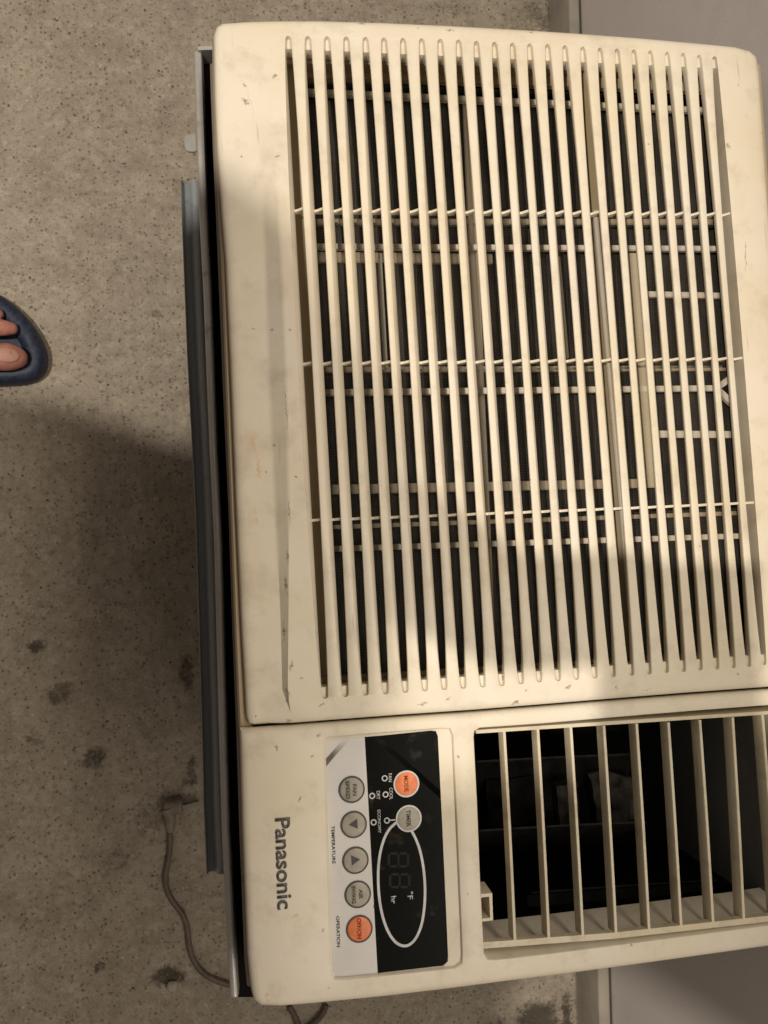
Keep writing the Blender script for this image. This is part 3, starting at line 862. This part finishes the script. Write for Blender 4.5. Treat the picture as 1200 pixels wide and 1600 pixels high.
# dark duct behind the vanes
bm = bmesh.new()
dp = ccw(P2([(741, 1128), (1262, 1084), (1300, 1452), (752, 1505)], H - .004))
t_ = [bm.verts.new((p.x, p.y, H - .0445)) for p in dp]; l_ = [bm.verts.new((p.x, p.y, H - .17)) for p in dp]
loft(bm, t_, l_); bm.faces.new(l_)
obj('duct_housing', bm, m_duct, OUTLET, smooth=False)
# curved deflector, blower cut-off and patches of insulation inside the duct
bm = bmesh.new()
for (x0, x1, yy, sl, z0, z1) in ((745, 1000, 1190, -12, H - .055, H - .085), (748, 1010, 1298, -14, H - .045, H - .10), (830, 1120, 1395, -20, H - .060, H - .07)):
    prev = None
    for i in range(17):
        t = i / 16; x = x0 + (x1 - x0) * t; y = yy + sl * t - 1 * math.sin(t * math.pi)
        p = P(x, y, z0)
        rg = [bm.verts.new((p.x, p.y + .0006, z0)), bm.verts.new((p.x, p.y - .0006, z0)), bm.verts.new((p.x, p.y - .006, z0 - .010)), bm.verts.new((p.x, p.y - .03, z1))]
        if prev:
            for j in range(3): bm.faces.new((prev[j], rg[j], rg[j + 1], prev[j + 1]))
        prev = rg
bmesh.ops.recalc_face_normals(bm, faces=bm.faces[:])
m_defl = simple('dark_deflector_plastic', (.008, .0075, .0065), .6, spec=.12, var=.4, scale=40)
obj('duct_deflector', bm, m_defl, OUTLET, 40)
for (pts, z, mt) in (([(870, 1228), (902, 1222), (906, 1288), (874, 1292)], H - .064, m_insul), ([(920, 1208), (948, 1203), (985, 1214), (992, 1245), (990, 1282), (936, 1290)], H - .067, m_insul),
                     ([(760, 1222), (862, 1206), (868, 1290), (764, 1302)], H - .072, simple('dark_insulation', (.005, .0045, .004), .9, spec=.03, var=.9, scale=60))):
    bm = bmesh.new(); q = ccw(resample(P2(pts, z), .006))
    q = [p + Vector((random.uniform(-.0008, .0008), random.uniform(-.0008, .0008))) for p in q]
    up = [bm.verts.new((p.x, p.y, z)) for p in q]; lo = [bm.verts.new((p.x, p.y, z - .012)) for p in q]
    fill(bm, [up]); loft(bm, lo, up); bmesh.ops.recalc_face_normals(bm, faces=bm.faces[:]); obj('insulation_patch', bm, mt, OUTLET, 30)

# --- filter behind the grille
FIL = thing('air_filter', '', '', (0, 0, 0)); del FIL['label']; del FIL['category']
FIL.parent = AC; FIL.matrix_parent_inverse = AC.matrix_world.inverted()
ZM = H - .030
bm = bmesh.new()
q = ccw(P2([(470, 150), (1150, 178), (1215, 1045), (520, 1085)], ZM)); up = [bm.verts.new((p.x, p.y, ZM)) for p in q]
lo = [bm.verts.new((p.x, p.y, ZM - .001)) for p in q]
bm.faces.new(up); loft(bm, lo, up); bm.faces.new(lo[::-1])
obj('filter_mesh', bm, m_mesh, FIL, smooth=False)
def fbar(x0, y0, x1, y1, w, dz=.0, mat=m_filterf, th=.004, name='filter_bar'):
    bm = bmesh.new(); z = ZM + .0045 + dz; pbar(bm, x0, y0, x1, y1, w, z, th)
    bmesh.ops.recalc_face_normals(bm, faces=bm.faces[:])
    bmesh.ops.bevel(bm, geom=bm.edges[:], offset=.0005, segments=2, affect='EDGES')
    return obj(name, bm, mat, FIL, 40)
m_dimbar = plastic('dull_brown_bar', base=(.27, .225, .155), scuff=1.5)
fbar(462, 141, 1165, 174, 9.5, .003)
fbar(476, 384, 1180, 388, 9, .0035)
fbar(484, 346, 1180, 346, 10, -.001, m_dimbar); fbar(484, 401, 770, 404, 17, -.0015, m_dimbar)  # first bar paints the shaded lower part of the cross ribs
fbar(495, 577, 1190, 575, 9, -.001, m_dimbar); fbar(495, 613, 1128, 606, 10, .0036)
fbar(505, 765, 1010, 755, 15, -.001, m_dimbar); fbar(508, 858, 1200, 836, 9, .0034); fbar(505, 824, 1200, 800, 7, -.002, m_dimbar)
fbar(1008, 459, 1160, 462, 10, .0005); fbar(1024, 678, 1180, 679, 12, .0005)
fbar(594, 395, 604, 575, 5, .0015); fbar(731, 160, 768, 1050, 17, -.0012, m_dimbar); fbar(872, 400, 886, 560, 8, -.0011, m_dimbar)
fbar(988, 395, 1015, 762, 25, .0028, plastic('mid_brown_bar', base=(.38, .33, .23), scuff=1.3)); fbar(1128, 160, 1196, 1050, 7, .0042)
fbar(1122, 606, 1170, 572, 12, .0046); fbar(1122, 607, 1170, 652, 11, .0047)
bm = bmesh.new(); z = ZM + .0092
q = ccw(P2([(1127, 607), (1165, 580), (1167, 642)], z)); up = [bm.verts.new((p.x, p.y, z)) for p in q]; bm.faces.new(up)
lo = [bm.verts.new((p.x, p.y, z - .004)) for p in q]; loft(bm, lo, up); obj('filter_notch', bm, m_black, FIL, smooth=False)
# long pale ridge behind slots 17/18
bm = bmesh.new(); z = H - .009; pbar(bm, 914, 90, 988, 1052, 16, z - .004, .012); obj('ridge_base', bm, m_inner, FIL, smooth=False)
bm = bmesh.new(); tube(bm, [P(930 + (994 - 930) * t, 330 + (1050 - 330) * t, H - .0100) for t in (0, .25, .5, .75, 1)], .0019, 10); obj('ridge_tube', bm, m_filterf, FIL, 60)
# black gap above the filter, brown shelf above that with its shade put into the colour
bm = bmesh.new(); z = H - .0125
pbar(bm, 445, 100, 1150, 128, 40, z - .006, .004, 1)
obj('intake_shelf', bm, m_inner, AC, smooth=False)
bm = bmesh.new(); pbar(bm, 470, 1074, 1225, 1024, 26, H - .013, .004); obj('intake_shelf', bm, m_inner, AC, smooth=False)
bm = bmesh.new(); pbar(bm, 458, 80, 520, 1095, 30, H - .016, .010); obj('intake_side_wall', bm, m_inner, AC, smooth=False)
bm = bmesh.new(); pbar(bm, 1146, 110, 1222, 1060, 20, H - .020, .010); obj('intake_side_wall', bm, m_inner, AC, smooth=False)
# dark well under everything
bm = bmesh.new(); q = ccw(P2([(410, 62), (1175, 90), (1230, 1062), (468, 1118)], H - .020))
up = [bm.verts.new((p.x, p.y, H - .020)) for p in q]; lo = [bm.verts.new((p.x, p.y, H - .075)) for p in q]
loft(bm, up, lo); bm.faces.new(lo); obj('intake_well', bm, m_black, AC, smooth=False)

# --- metal case under the plastic front
bm = bmesh.new()
bx = ccw(P2([(372, 120), (1130, 150), (1215, 1440), (414, 1520)], H - .028))
zc0 = H - .030
up = [bm.verts.new((p.x, p.y, zc0)) for p in bx]
cen = sum(bx, Vector((0, 0))) / 4
lo = [bm.verts.new((p.x, p.y, .004)) for p in bx]
loft(bm, lo, up); bm.faces.new(lo[::-1])
bmesh.ops.recalc_face_normals(bm, faces=bm.faces[:]); obj('case_shell', bm, m_case, AC, smooth=False)
def strip(tabl, tabr, z, prof, name, mat, ys, parent=AC, sharp=40):
    """long pressed strip: prof is [(t across 0..1, dz)]"""
    bm = bmesh.new(); prev = None
    for y in ys:
        l, r = interp(tabl, y), interp(tabr, y)
        rg = []
        for t, dz in prof:
            p = P(l + (r - l) * t, y, z); rg.append(bm.verts.new((p.x, p.y, z + dz)))
        if prev:
            m = len(rg)
            for j in range(m): bm.faces.new((prev[j], prev[(j + 1) % m], rg[(j + 1) % m], rg[j]))
        else: bm.faces.new(rg)
        prev = rg
    bm.faces.new(prev[::-1]); bmesh.ops.recalc_face_normals(bm, faces=bm.faces[:])
    return obj(name, bm, mat, parent, sharp)
TRL = [(78, 302), (200, 306), (340, 311), (450, 317), (700, 326.5), (850, 334), (1150, 341.5), (1300, 346), (1500, 355.5), (1560, 359.5)]
TRR = [(a, b + 13.5) for a, b in TRL]
yy = [80, 140, 200, 270, 340, 400, 450, 530, 610, 700, 780, 850, 950, 1050, 1150, 1230, 1300, 1400, 1500, 1558]
strip(TRL, TRR, H - .040, [(0, -.05), (0, -.003), (.12, -.0008), (.35, 0), (.65, 0), (.88, -.0008), (1, -.003), (1, -.012), (.9, -.05)], 'case_flange', m_tray, yy)
bm = bmesh.new(); pbar(bm, 309, 75.5, 338, 74.5, 6, H - .038, .02)
obj('flange_return', bm, m_tray, AC, smooth=False)
# black sheet standing in for the shade between flange and front, and the dirty inner lip
strip([(a, b + 12) for a, b in TRL], [(78, 372), (1560, 420)], H - .052, [(0, -.02), (0, 0), (1, 0), (1, -.02)], 'gap_shade_sheet', m_black, yy)
LIPL = [(60, 327), (150, 329.5), (240, 333), (340, 337.5), (400, 340), (600, 348), (800, 357), (1000, 363.5), (1138, 369), (1300, 374), (1500, 382), (1560, 388)]
strip(LIPL, [(a, b + 9) for a, b in LIPL], H - .020, [(0, -.012), (0, 0), (1, .002), (1, -.012)], 'front_lip', m_dirty_edge, [100, 150, 240, 340, 400, 500, 600, 700, 800, 900, 1000, 1070, 1138, 1220, 1300, 1400, 1500, 1540])
RL = [(282, 281.5), (400, 286), (550, 292), (800, 305), (1150, 315.5), (1260, 318), (1365, 322.5)]
RRt = [(a, b + 34) for a, b in RL]
strip(RL, RRt, H - .105, [(0, -.02), (0, .0), (.03, .0008), (.07, .0002), (.10, -.0030), (.34, -.0050), (.42, -.0020), (.5, .0002), (.6, .0012), (.8, .0009), (1, -.001), (1, -.02)],
      'support_rail', m_rail, [282, 340, 400, 470, 550, 640, 720, 800, 900, 1000, 1080, 1150, 1210, 1260, 1320, 1365])
bm = bmesh.new(); z = H - .070
tab_ = round_corners([P(x, y, z).to_2d() for x, y in ((288, 210), (306, 209), (308, 237), (291, 236), (287.5, 225))], .0025, 4)
plate(bm, tab_, [(0, -.0022), (0, -.0004), (.0004, 0)], zf=lambda x, y: z); bmesh.ops.recalc_face_normals(bm, faces=bm.faces[:])
obj('locating_tab', bm, m_tray, AC, 40)
# rail stays down to the floor so that nothing hangs free
bm = bmesh.new()
for y in (430, 1200):
    p = P(interp(RL, y) + 22, y, H - .11); q = P(400, y, H - .11)
    box(bm, p.x, q.x, p.y - .012, p.y + .012, H - .145, H - .118)
obj('rail_bracket', bm, m_case, AC, smooth=False)

# ------------------------------------------------------------------ things on the floor
def curve_pts(pts, z): return [Vector((p.x, p.y, z)) for p in smooth_poly([P(x, y, z).to_2d() for x, y in pts], 3, False)]
m_cord = simple('brown_cord_rubber', (.13, .10, .07), .55, var=.3)
m_plug = simple('pale_brown_plug_rubber', (.24, .20, .15), .5, var=.3, scale=60)
m_brass = simple('dull_prong_metal', (.26, .23, .18), .45, .5)
CO = thing('power_cord', 'brown power cord with a two pin plug lying beside the air conditioner', 'power cord', P(264, 1350, 0))
bm = bmesh.new()
cp = [(266, 1290), (266, 1320), (263, 1345), (258, 1368), (260, 1392), (272, 1412), (286, 1428), (293, 1450), (295, 1475), (301, 1500), (317, 1522), (345, 1535), (380, 1545), (420, 1560)]
tube(bm, [p + Vector((0, 0, .0005 * math.sin(i * .3) )) for i, p in enumerate(curve_pts(cp, .0034))], .0031, 10)
obj('cord', bm, m_cord, CO, 60)
bm = bmesh.new()
pts = curve_pts([(262, 1262), (266, 1275), (267, 1300)], .011)
tube(bm, pts, [.0090 - .0058 * i / (len(pts) - 1) for i in range(len(pts))], 12)
z = .018; pk = ccw(round_corners([P(x, y, z).to_2d() for x, y in ((254, 1256), (284, 1250), (286, 1272), (256, 1278))], .003, 4))
plate(bm, pk, [(0, -.016), (0, -.003), (.0012, -.0008), (.003, 0)], zf=lambda x, y: z)
bmesh.ops.recalc_face_normals(bm, faces=bm.faces[:])
obj('plug', bm, m_plug, CO, 45)
for dz in (.0045, .0145):
    bm = bmesh.new(); pbar(bm, 284, 1262, 311, 1255, 5.0, dz, .0016); obj('prong', bm, m_brass, CO, smooth=False)
m_stone = simple('pale_pebble', (.46, .42, .34), .7, var=.2)
bm = bmesh.new(); bmesh.ops.create_icosphere(bm, subdivisions=3, radius=1); c = P(269, 1541, .004)
for v in bm.verts:
    n_ = 1 + .12 * math.sin(v.co.x * 5 + 1) * math.cos(v.co.y * 4)
    v.co = Vector((c.x + v.co.x * .0058 * n_, c.y + v.co.y * .0054 * n_, c.z + v.co.z * .0045))
o = obj('pebble', bm, m_stone, None, 80); tag(o, 'small round pale pebble on a dark stain near the power cord', 'pebble')
random.seed(3)
bm = bmesh.new()
pts_t = [[(452, 1572), (462, 1590), (470, 1612)], [(510, 1570), (503, 1588), (486, 1602), (478, 1615)]]
for q in pts_t: tube(bm, curve_pts(q, .006), .0032, 8)
o = obj('cable_loop', bm, m_cord, None, 60); tag(o, 'short dark cable loop poking out below the plastic fascia', 'cable')

# small loose grit on the floor, nobody could count it
bm = bmesh.new(); rr = random.Random(11)
for _ in range(900):
    if rr.random() < .75: px, py = rr.uniform(-20, 300), rr.uniform(0, 1600)
    else: px, py = rr.uniform(-20, 880), rr.choice((rr.uniform(-10, 40), rr.uniform(1560, 1610)))
    p = P(px, py, 0); s = rr.uniform(.0004, .0011) * (1.6 if rr.random() < .05 else 1)
    a0 = rr.uniform(0, 6); vs = []
    for k in range(4): vs.append(bm.verts.new((p.x + s * math.cos(a0 + k * 1.57) * rr.uniform(.7, 1.2), p.y + s * math.sin(a0 + k * 1.57) * rr.uniform(.7, 1.2), .0001)))
    tp = bm.verts.new((p.x + rr.uniform(-.3, .3) * s, p.y, s * rr.uniform(.6, 1.1)))
    for k in range(4): bm.faces.new((vs[k], vs[(k + 1) % 4], tp))
o = obj('floor_grit', bm, simple('grit', (.30, .26, .20), .8, var=.6, scale=400), smooth=False); o['kind'] = 'stuff'
o['label'] = 'tiny loose grit scattered over the concrete floor'; o['category'] = 'grit'

# ------------------------------------------------------------------ the photographer
def capsule(bm, a, b, ra, rb, sub=2):
    t = bmesh.new(); vs = []
    for c, r in ((a, ra), (b, rb)):
        ret = bmesh.ops.create_icosphere(t, subdivisions=sub, radius=r)
        for v in ret['verts']: v.co += Vector(c)
    ret = bmesh.ops.convex_hull(t, input=t.verts[:])
    junk = list({g for g in ret['geom_interior'] + ret['geom_unused'] if isinstance(g, bmesh.types.BMVert)})
    bmesh.ops.delete(t, geom=[g for g in junk if g.is_valid], context='VERTS')
    me = bpy.data.meshes.new('tmp'); t.to_mesh(me); t.free(); bm.from_mesh(me); bpy.data.meshes.remove(me)
def chain(bm, pts, rs):
    for i in range(len(pts) - 1): capsule(bm, pts[i], pts[i + 1], rs[i], rs[i + 1])
def ellip(bm, c, r, rot=None):
    t = bmesh.new(); bmesh.ops.create_icosphere(t, subdivisions=3, radius=1)
    M = Matrix.Translation(c) @ (rot.to_4x4() if rot else Matrix.Identity(4)) @ Matrix.Diagonal((*r, 1))
    t.transform(M); me = bpy.data.meshes.new('tmp'); t.to_mesh(me); t.free(); bm.from_mesh(me); bpy.data.meshes.remove(me)
def remesh(name, bm, vox, mat, parent, smooth_it=3):
    o = obj(name, bm, mat, None)
    m = o.modifiers.new('r', 'REMESH'); m.mode = 'VOXEL'; m.voxel_size = vox; m.use_smooth_shade = True
    s = o.modifiers.new('s', 'SMOOTH'); s.factor = .5; s.iterations = smooth_it
    dg = bpy.context.evaluated_depsgraph_get(); dg.update()
    me = bpy.data.meshes.new_from_object(o.evaluated_get(dg)); old = o.data
    o.modifiers.clear(); o.data = me; bpy.data.meshes.remove(old); o.data.name = name
    if not o.data.materials: o.data.materials.append(mat)
    o.parent = parent
    if parent: o.matrix_parent_inverse = parent.matrix_world.inverted()
    return o
def skin_mat():
    t = NT('skin')
    c = t.mix(t.ramp(t.noise(45, 4), [(.3, 0), (.7, 1)]), (.36, .135, .10), (.48, .225, .165))
    m = t.out(c, .62, 0, t.math('ADD', t.noise(500, 4), t.noise(160, 3)), .5, .0012, .3)
    t.b.inputs['Subsurface Weight'].default_value = .12; t.b.inputs['Subsurface Radius'].default_value = (.008, .003, .002); t.b.inputs['Subsurface Scale'].default_value = .5
    return m
m_skin = skin_mat()
m_sandal = simple('navy_sandal_rubber', (.014, .022, .048), .55, var=.7, scale=220, bs=.5)
m_footbed = simple('dark_footbed', (.010, .014, .026), .6)
FT = P(43, 556, .03)
ang_foot = math.radians(4)
PE = thing('person', 'photographer in a blue slide sandal leaning over the air conditioner with a phone', 'person', (-.45, .24, 0))
V = Vector
bm = bmesh.new()
# left foot: toes first (photo positions), then ball, arch, heel, ankle
def toe(px, py, r, back, zt=.030):
    tip = P(px, py, zt); k = (CZ - zt) / F
    tip = V((tip.x - r, tip.y, zt))
    mid = tip + V((-.022, -.001, .002)); kn = tip + V((-back, -.002, .007))
    chain(bm, [tip + V((.003, 0, -.003)), tip + V((-.004, 0, 0)), mid, kn], [r * .78, r * .95, r * .88, r * .92])
    return tip
t1 = toe(43.5, 557, .0160, .050, .033)
t2 = toe(26.5, 512, .0094, .045, .031); t3 = toe(4, 489, .0088, .042, .030); t4 = toe(-16, 474, .0085, .036, .029); t5 = toe(-42, 456, .0085, .026, .028)
B = lambda x, y, z: V((t1.x + x, t1.y + y, z))
for (dx, dy, r) in ((-.055, .000, .021), (-.058, .026, .019), (-.064, .050, .018), (-.072, .070, .016)):
    capsule(bm, B(dx, dy, .038), B(-.13, dy * .7 + .008, .048), r, .026)
chain(bm, [B(-.13, .030, .048), B(-.175, .030, .062), B(-.235, .028, .045)], [.034, .036, .033])
chain(bm, [B(-.185, .030, .075), B(-.215, .020, .13)], [.034, .034])
kneeL = B(-.30, -.07, .50); hipL = V((-.80, .08, .90))
ankL = B(-.215, .020, .13)
chain(bm, [ankL, ankL.lerp(kneeL, .65), kneeL], [.034, .055, .058]); chain(bm, [kneeL, kneeL.lerp(hipL, .6), hipL], [.060, .078, .090])
# right leg, outside the frame to the left
fr = V((-.56, -.10, 0))
for k in range(5): chain(bm, [fr + V((-.012 * k, -.0 - .019 * k, .030)), fr + V((-.05, -.018 * k, .038))], [.015 - .0016 * k, .017 - .001 * k])
chain(bm, [fr + V((-.05, -.02, .04)), fr + V((-.12, -.035, .05)), fr + V((-.22, -.035, .042))], [.026, .034, .032])
chain(bm, [fr + V((-.05, -.06, .036)), fr + V((-.12, -.035, .05))], [.022, .03])
ankR = fr + V((-.19, -.035, .12)); chain(bm, [fr + V((-.18, -.035, .06)), ankR], [.034, .034])
kneeR = V((-.64, -.12, .50)); hipR = V((-.86, -.14, .90))
chain(bm, [ankR, ankR.lerp(kneeR, .65), kneeR], [.034, .055, .058]); chain(bm, [kneeR, kneeR.lerp(hipR, .6), hipR], [.060, .078, .090])
pel = (hipL + hipR) / 2 + V((0, 0, .03)); UB = V((-.213, -.234, .089)); chest = V((-.30, .15, 1.20)) + UB; neck = V((-.15, .16, 1.29)) + UB; headc = V((-.02, .16, 1.32)) + UB
shL = V((-.22, .30, 1.20)) + UB; shR = V((-.28, -.03, 1.20)) + UB
capsule(bm, hipL, hipR, .095, .095); capsule(bm, pel, chest, .12, .125); capsule(bm, chest + V((0, .045, 0)), chest + V((0, -.08, 0)), .085, .115)
capsule(bm, shL, shR, .058, .058)
chain(bm, [chest + V((.05, 0, .05)), neck, headc], [.06, .052, .055])
# head looks down at the phone
hr = Matrix.Rotation(math.radians(68), 3, 'Y')
ellip(bm, headc, (.094, .074, .108), hr); ellip(bm, headc + hr @ V((.030, 0, -.055)), (.058, .052, .060), hr)
capsule(bm, headc + hr @ V((.092, 0, .0)), headc + hr @ V((.112, 0, -.030)), .008, .013)
capsule(bm, headc + hr @ V((.083, -.018, -.062)), headc + hr @ V((.083, .018, -.062)), .009, .009)
for s in (-1, 1): ellip(bm, headc + hr @ V((-.005, s * .077, -.008)), (.022, .008, .033), hr)
# arms and hands round a phone held over the unit
cf = Vector((cz.x, cz.y, cz.z)); cr_ = Vector(cx); cu_ = -Vector(cy_)
camp = V((0, 0, CZ))
ph_c = camp - cf * .010 - cu_ * .068 + cr_ * -.018          # phone centre behind the lens
for s, sh in ((1, shL), (-1, shR)):
    end = ph_c + cu_ * s * (.052 if s > 0 else .082)
    wr = end + cu_ * s * (.005 if s > 0 else .035) - cr_ * .085 - cf * .030
    el = sh.lerp(wr, .5) + V((-.06, s * .075, -.085))
    chain(bm, [sh, el], [.048, .040]); chain(bm, [el, wr], [.039, .026])
    palm = end + cu_ * s * (.008 if s > 0 else .020) - cr_ * .032 - cf * .022
    chain(bm, [wr, palm], [.026, .026]); capsule(bm, palm + cr_ * .018, palm - cr_ * .022, .018, .018)
    for k in range(4):       # four fingers behind the phone's back edge, unequal and bent
        b0 = palm + cr_ * (.030 - .017 * k) - cf * .004
        L1 = (.026, .029, .027, .021)[k]
        m1 = b0 - cu_ * s * .004 + cf * L1 * .55 + cr_ * .004
        m2 = m1 - cu_ * s * L1 * .45 - cf * .002
        m2 = ph_c + (m2 - ph_c); 
        chain(bm, [b0, m1 - cf * .006, m2 - cf * .006], [.009, .0085, .0075])
    tb = palm + cr_ * .020 - cf * .012; chain(bm, [tb, tb - cu_ * s * .026 + cr_ * .010 - cf * .004, tb - cu_ * s * .048 + cr_ * .012 + cf * .002], [.012, .010, .009])
remesh('body', bm, .0032, m_skin, PE, 2)
# nails
for (tp, r) in ((t1, .0152),):
    bm = bmesh.new(); ellip(bm, tp + V((-.001, -.001, r * .72)), (r * .78, r * .55, r * .20), Matrix.Rotation(math.radians(24), 3, 'Y'))
    obj('toenail', bm, simple('toenail_keratin', (.46, .25, .185), .5), PE, 80)
# shirt, shorts, hair
bm = bmesh.new()
capsule(bm, pel, chest, .142, .143); capsule(bm, chest + V((0, .05, 0)), chest + V((0, -.09, 0)), .092, .132); capsule(bm, shL, shR, .078, .078); capsule(bm, shL + V((0, .01, 0)), shR - V((0, .01, 0)), .072, .072)
capsule(bm, shL + V((-.062, -.042, -.055)), shL + V((-.145, -.012, -.085)), .080, .087)  # bulge added behind the left shoulder to shape the floor shadow
for s, sh in ((1, shL), (-1, shR)):
    capsule(bm, sh, sh + V((.05, s * .055, -.12)), .066, .062)
remesh('shirt', bm, .009, simple('grey_cotton', (.16, .17, .19), .9), PE, 4)
bm = bmesh.new(); capsule(bm, hipL + V((0, .0, .04)), hipR + V((0, 0, .04)), .125, .125)
chain(bm, [hipL, hipL.lerp(kneeL, .62)], [.118, .096]); chain(bm, [hipR, hipR.lerp(kneeR, .62)], [.118, .096])
remesh('shorts', bm, .009, simple('dark_cotton', (.045, .05, .065), .9), PE, 4)
bm = bmesh.new(); ellip(bm, headc + hr @ V((-.018, 0, .018)), (.098, .084, .108), hr); remesh('hair', bm, .006, simple('black_hair', (.012, .010, .009), .55), PE, 2)
# sandal: sole and raised rim round the toes
SO = [(-250, 520), (-200, 468), (-120, 446), (-60, 442), (-10, 455), (20, 474), (45, 499), (59, 520), (69, 540), (73, 558), (71, 577), (61, 590), (44, 598), (10, 601), (-60, 604), (-130, 596), (-200, 590), (-245, 570)]
so = resample(smooth_poly([p for p in P2(SO, .012)], 2), .004)
bm = bmesh.new()
plate(bm, so, [(.0015, .0006), (0, .004), (0, .011), (.0012, .0165), (.0040, .0205), (.0080, .0225), (.0130, .0222), (.0175, .0200), (.0200, .0165), (.0212, .0130)], zf=lambda x, y: 0)
SD = obj('sandal', bm, m_sandal, PE, 60)
bm = bmesh.new(); pts = []
for i in range(13):
    a = math.pi * i / 12; pts.append(V((t1.x - .085, t1.y + .034 + .056 * math.cos(a), .022 + .058 * math.sin(a))))
prev = None
for p in pts:
    rg = [bm.verts.new(p + V((dx, 0, dz))) for dx, dz in ((-.03, .001), (.03, 0), (.03, .004), (-.03, .005))]
    if prev:
        for j in range(4): bm.faces.new((prev[j], prev[(j + 1) % 4], rg[(j + 1) % 4], rg[j]))
    prev = rg
bmesh.ops.recalc_face_normals(bm, faces=bm.faces[:]); obj('sandal_strap', bm, m_sandal, PE, 50)
# phone
bm = bmesh.new(); M = Matrix.Translation(ph_c - cf * .004) @ Matrix((( *cr_, 0), (*cu_, 0), (*(-cf), 0), (0, 0, 0, 1))).transposed()
box(bm, -.037, .037, -.078, .078, -.0035, .0035, M); bmesh.ops.recalc_face_normals(bm, faces=bm.faces[:])
bmesh.ops.bevel(bm, geom=bm.edges[:], offset=.002, segments=3, affect='EDGES')
o = obj('phone', bm, m_lab_black); tag(o, 'black phone held flat above the air conditioner in both hands', 'phone')
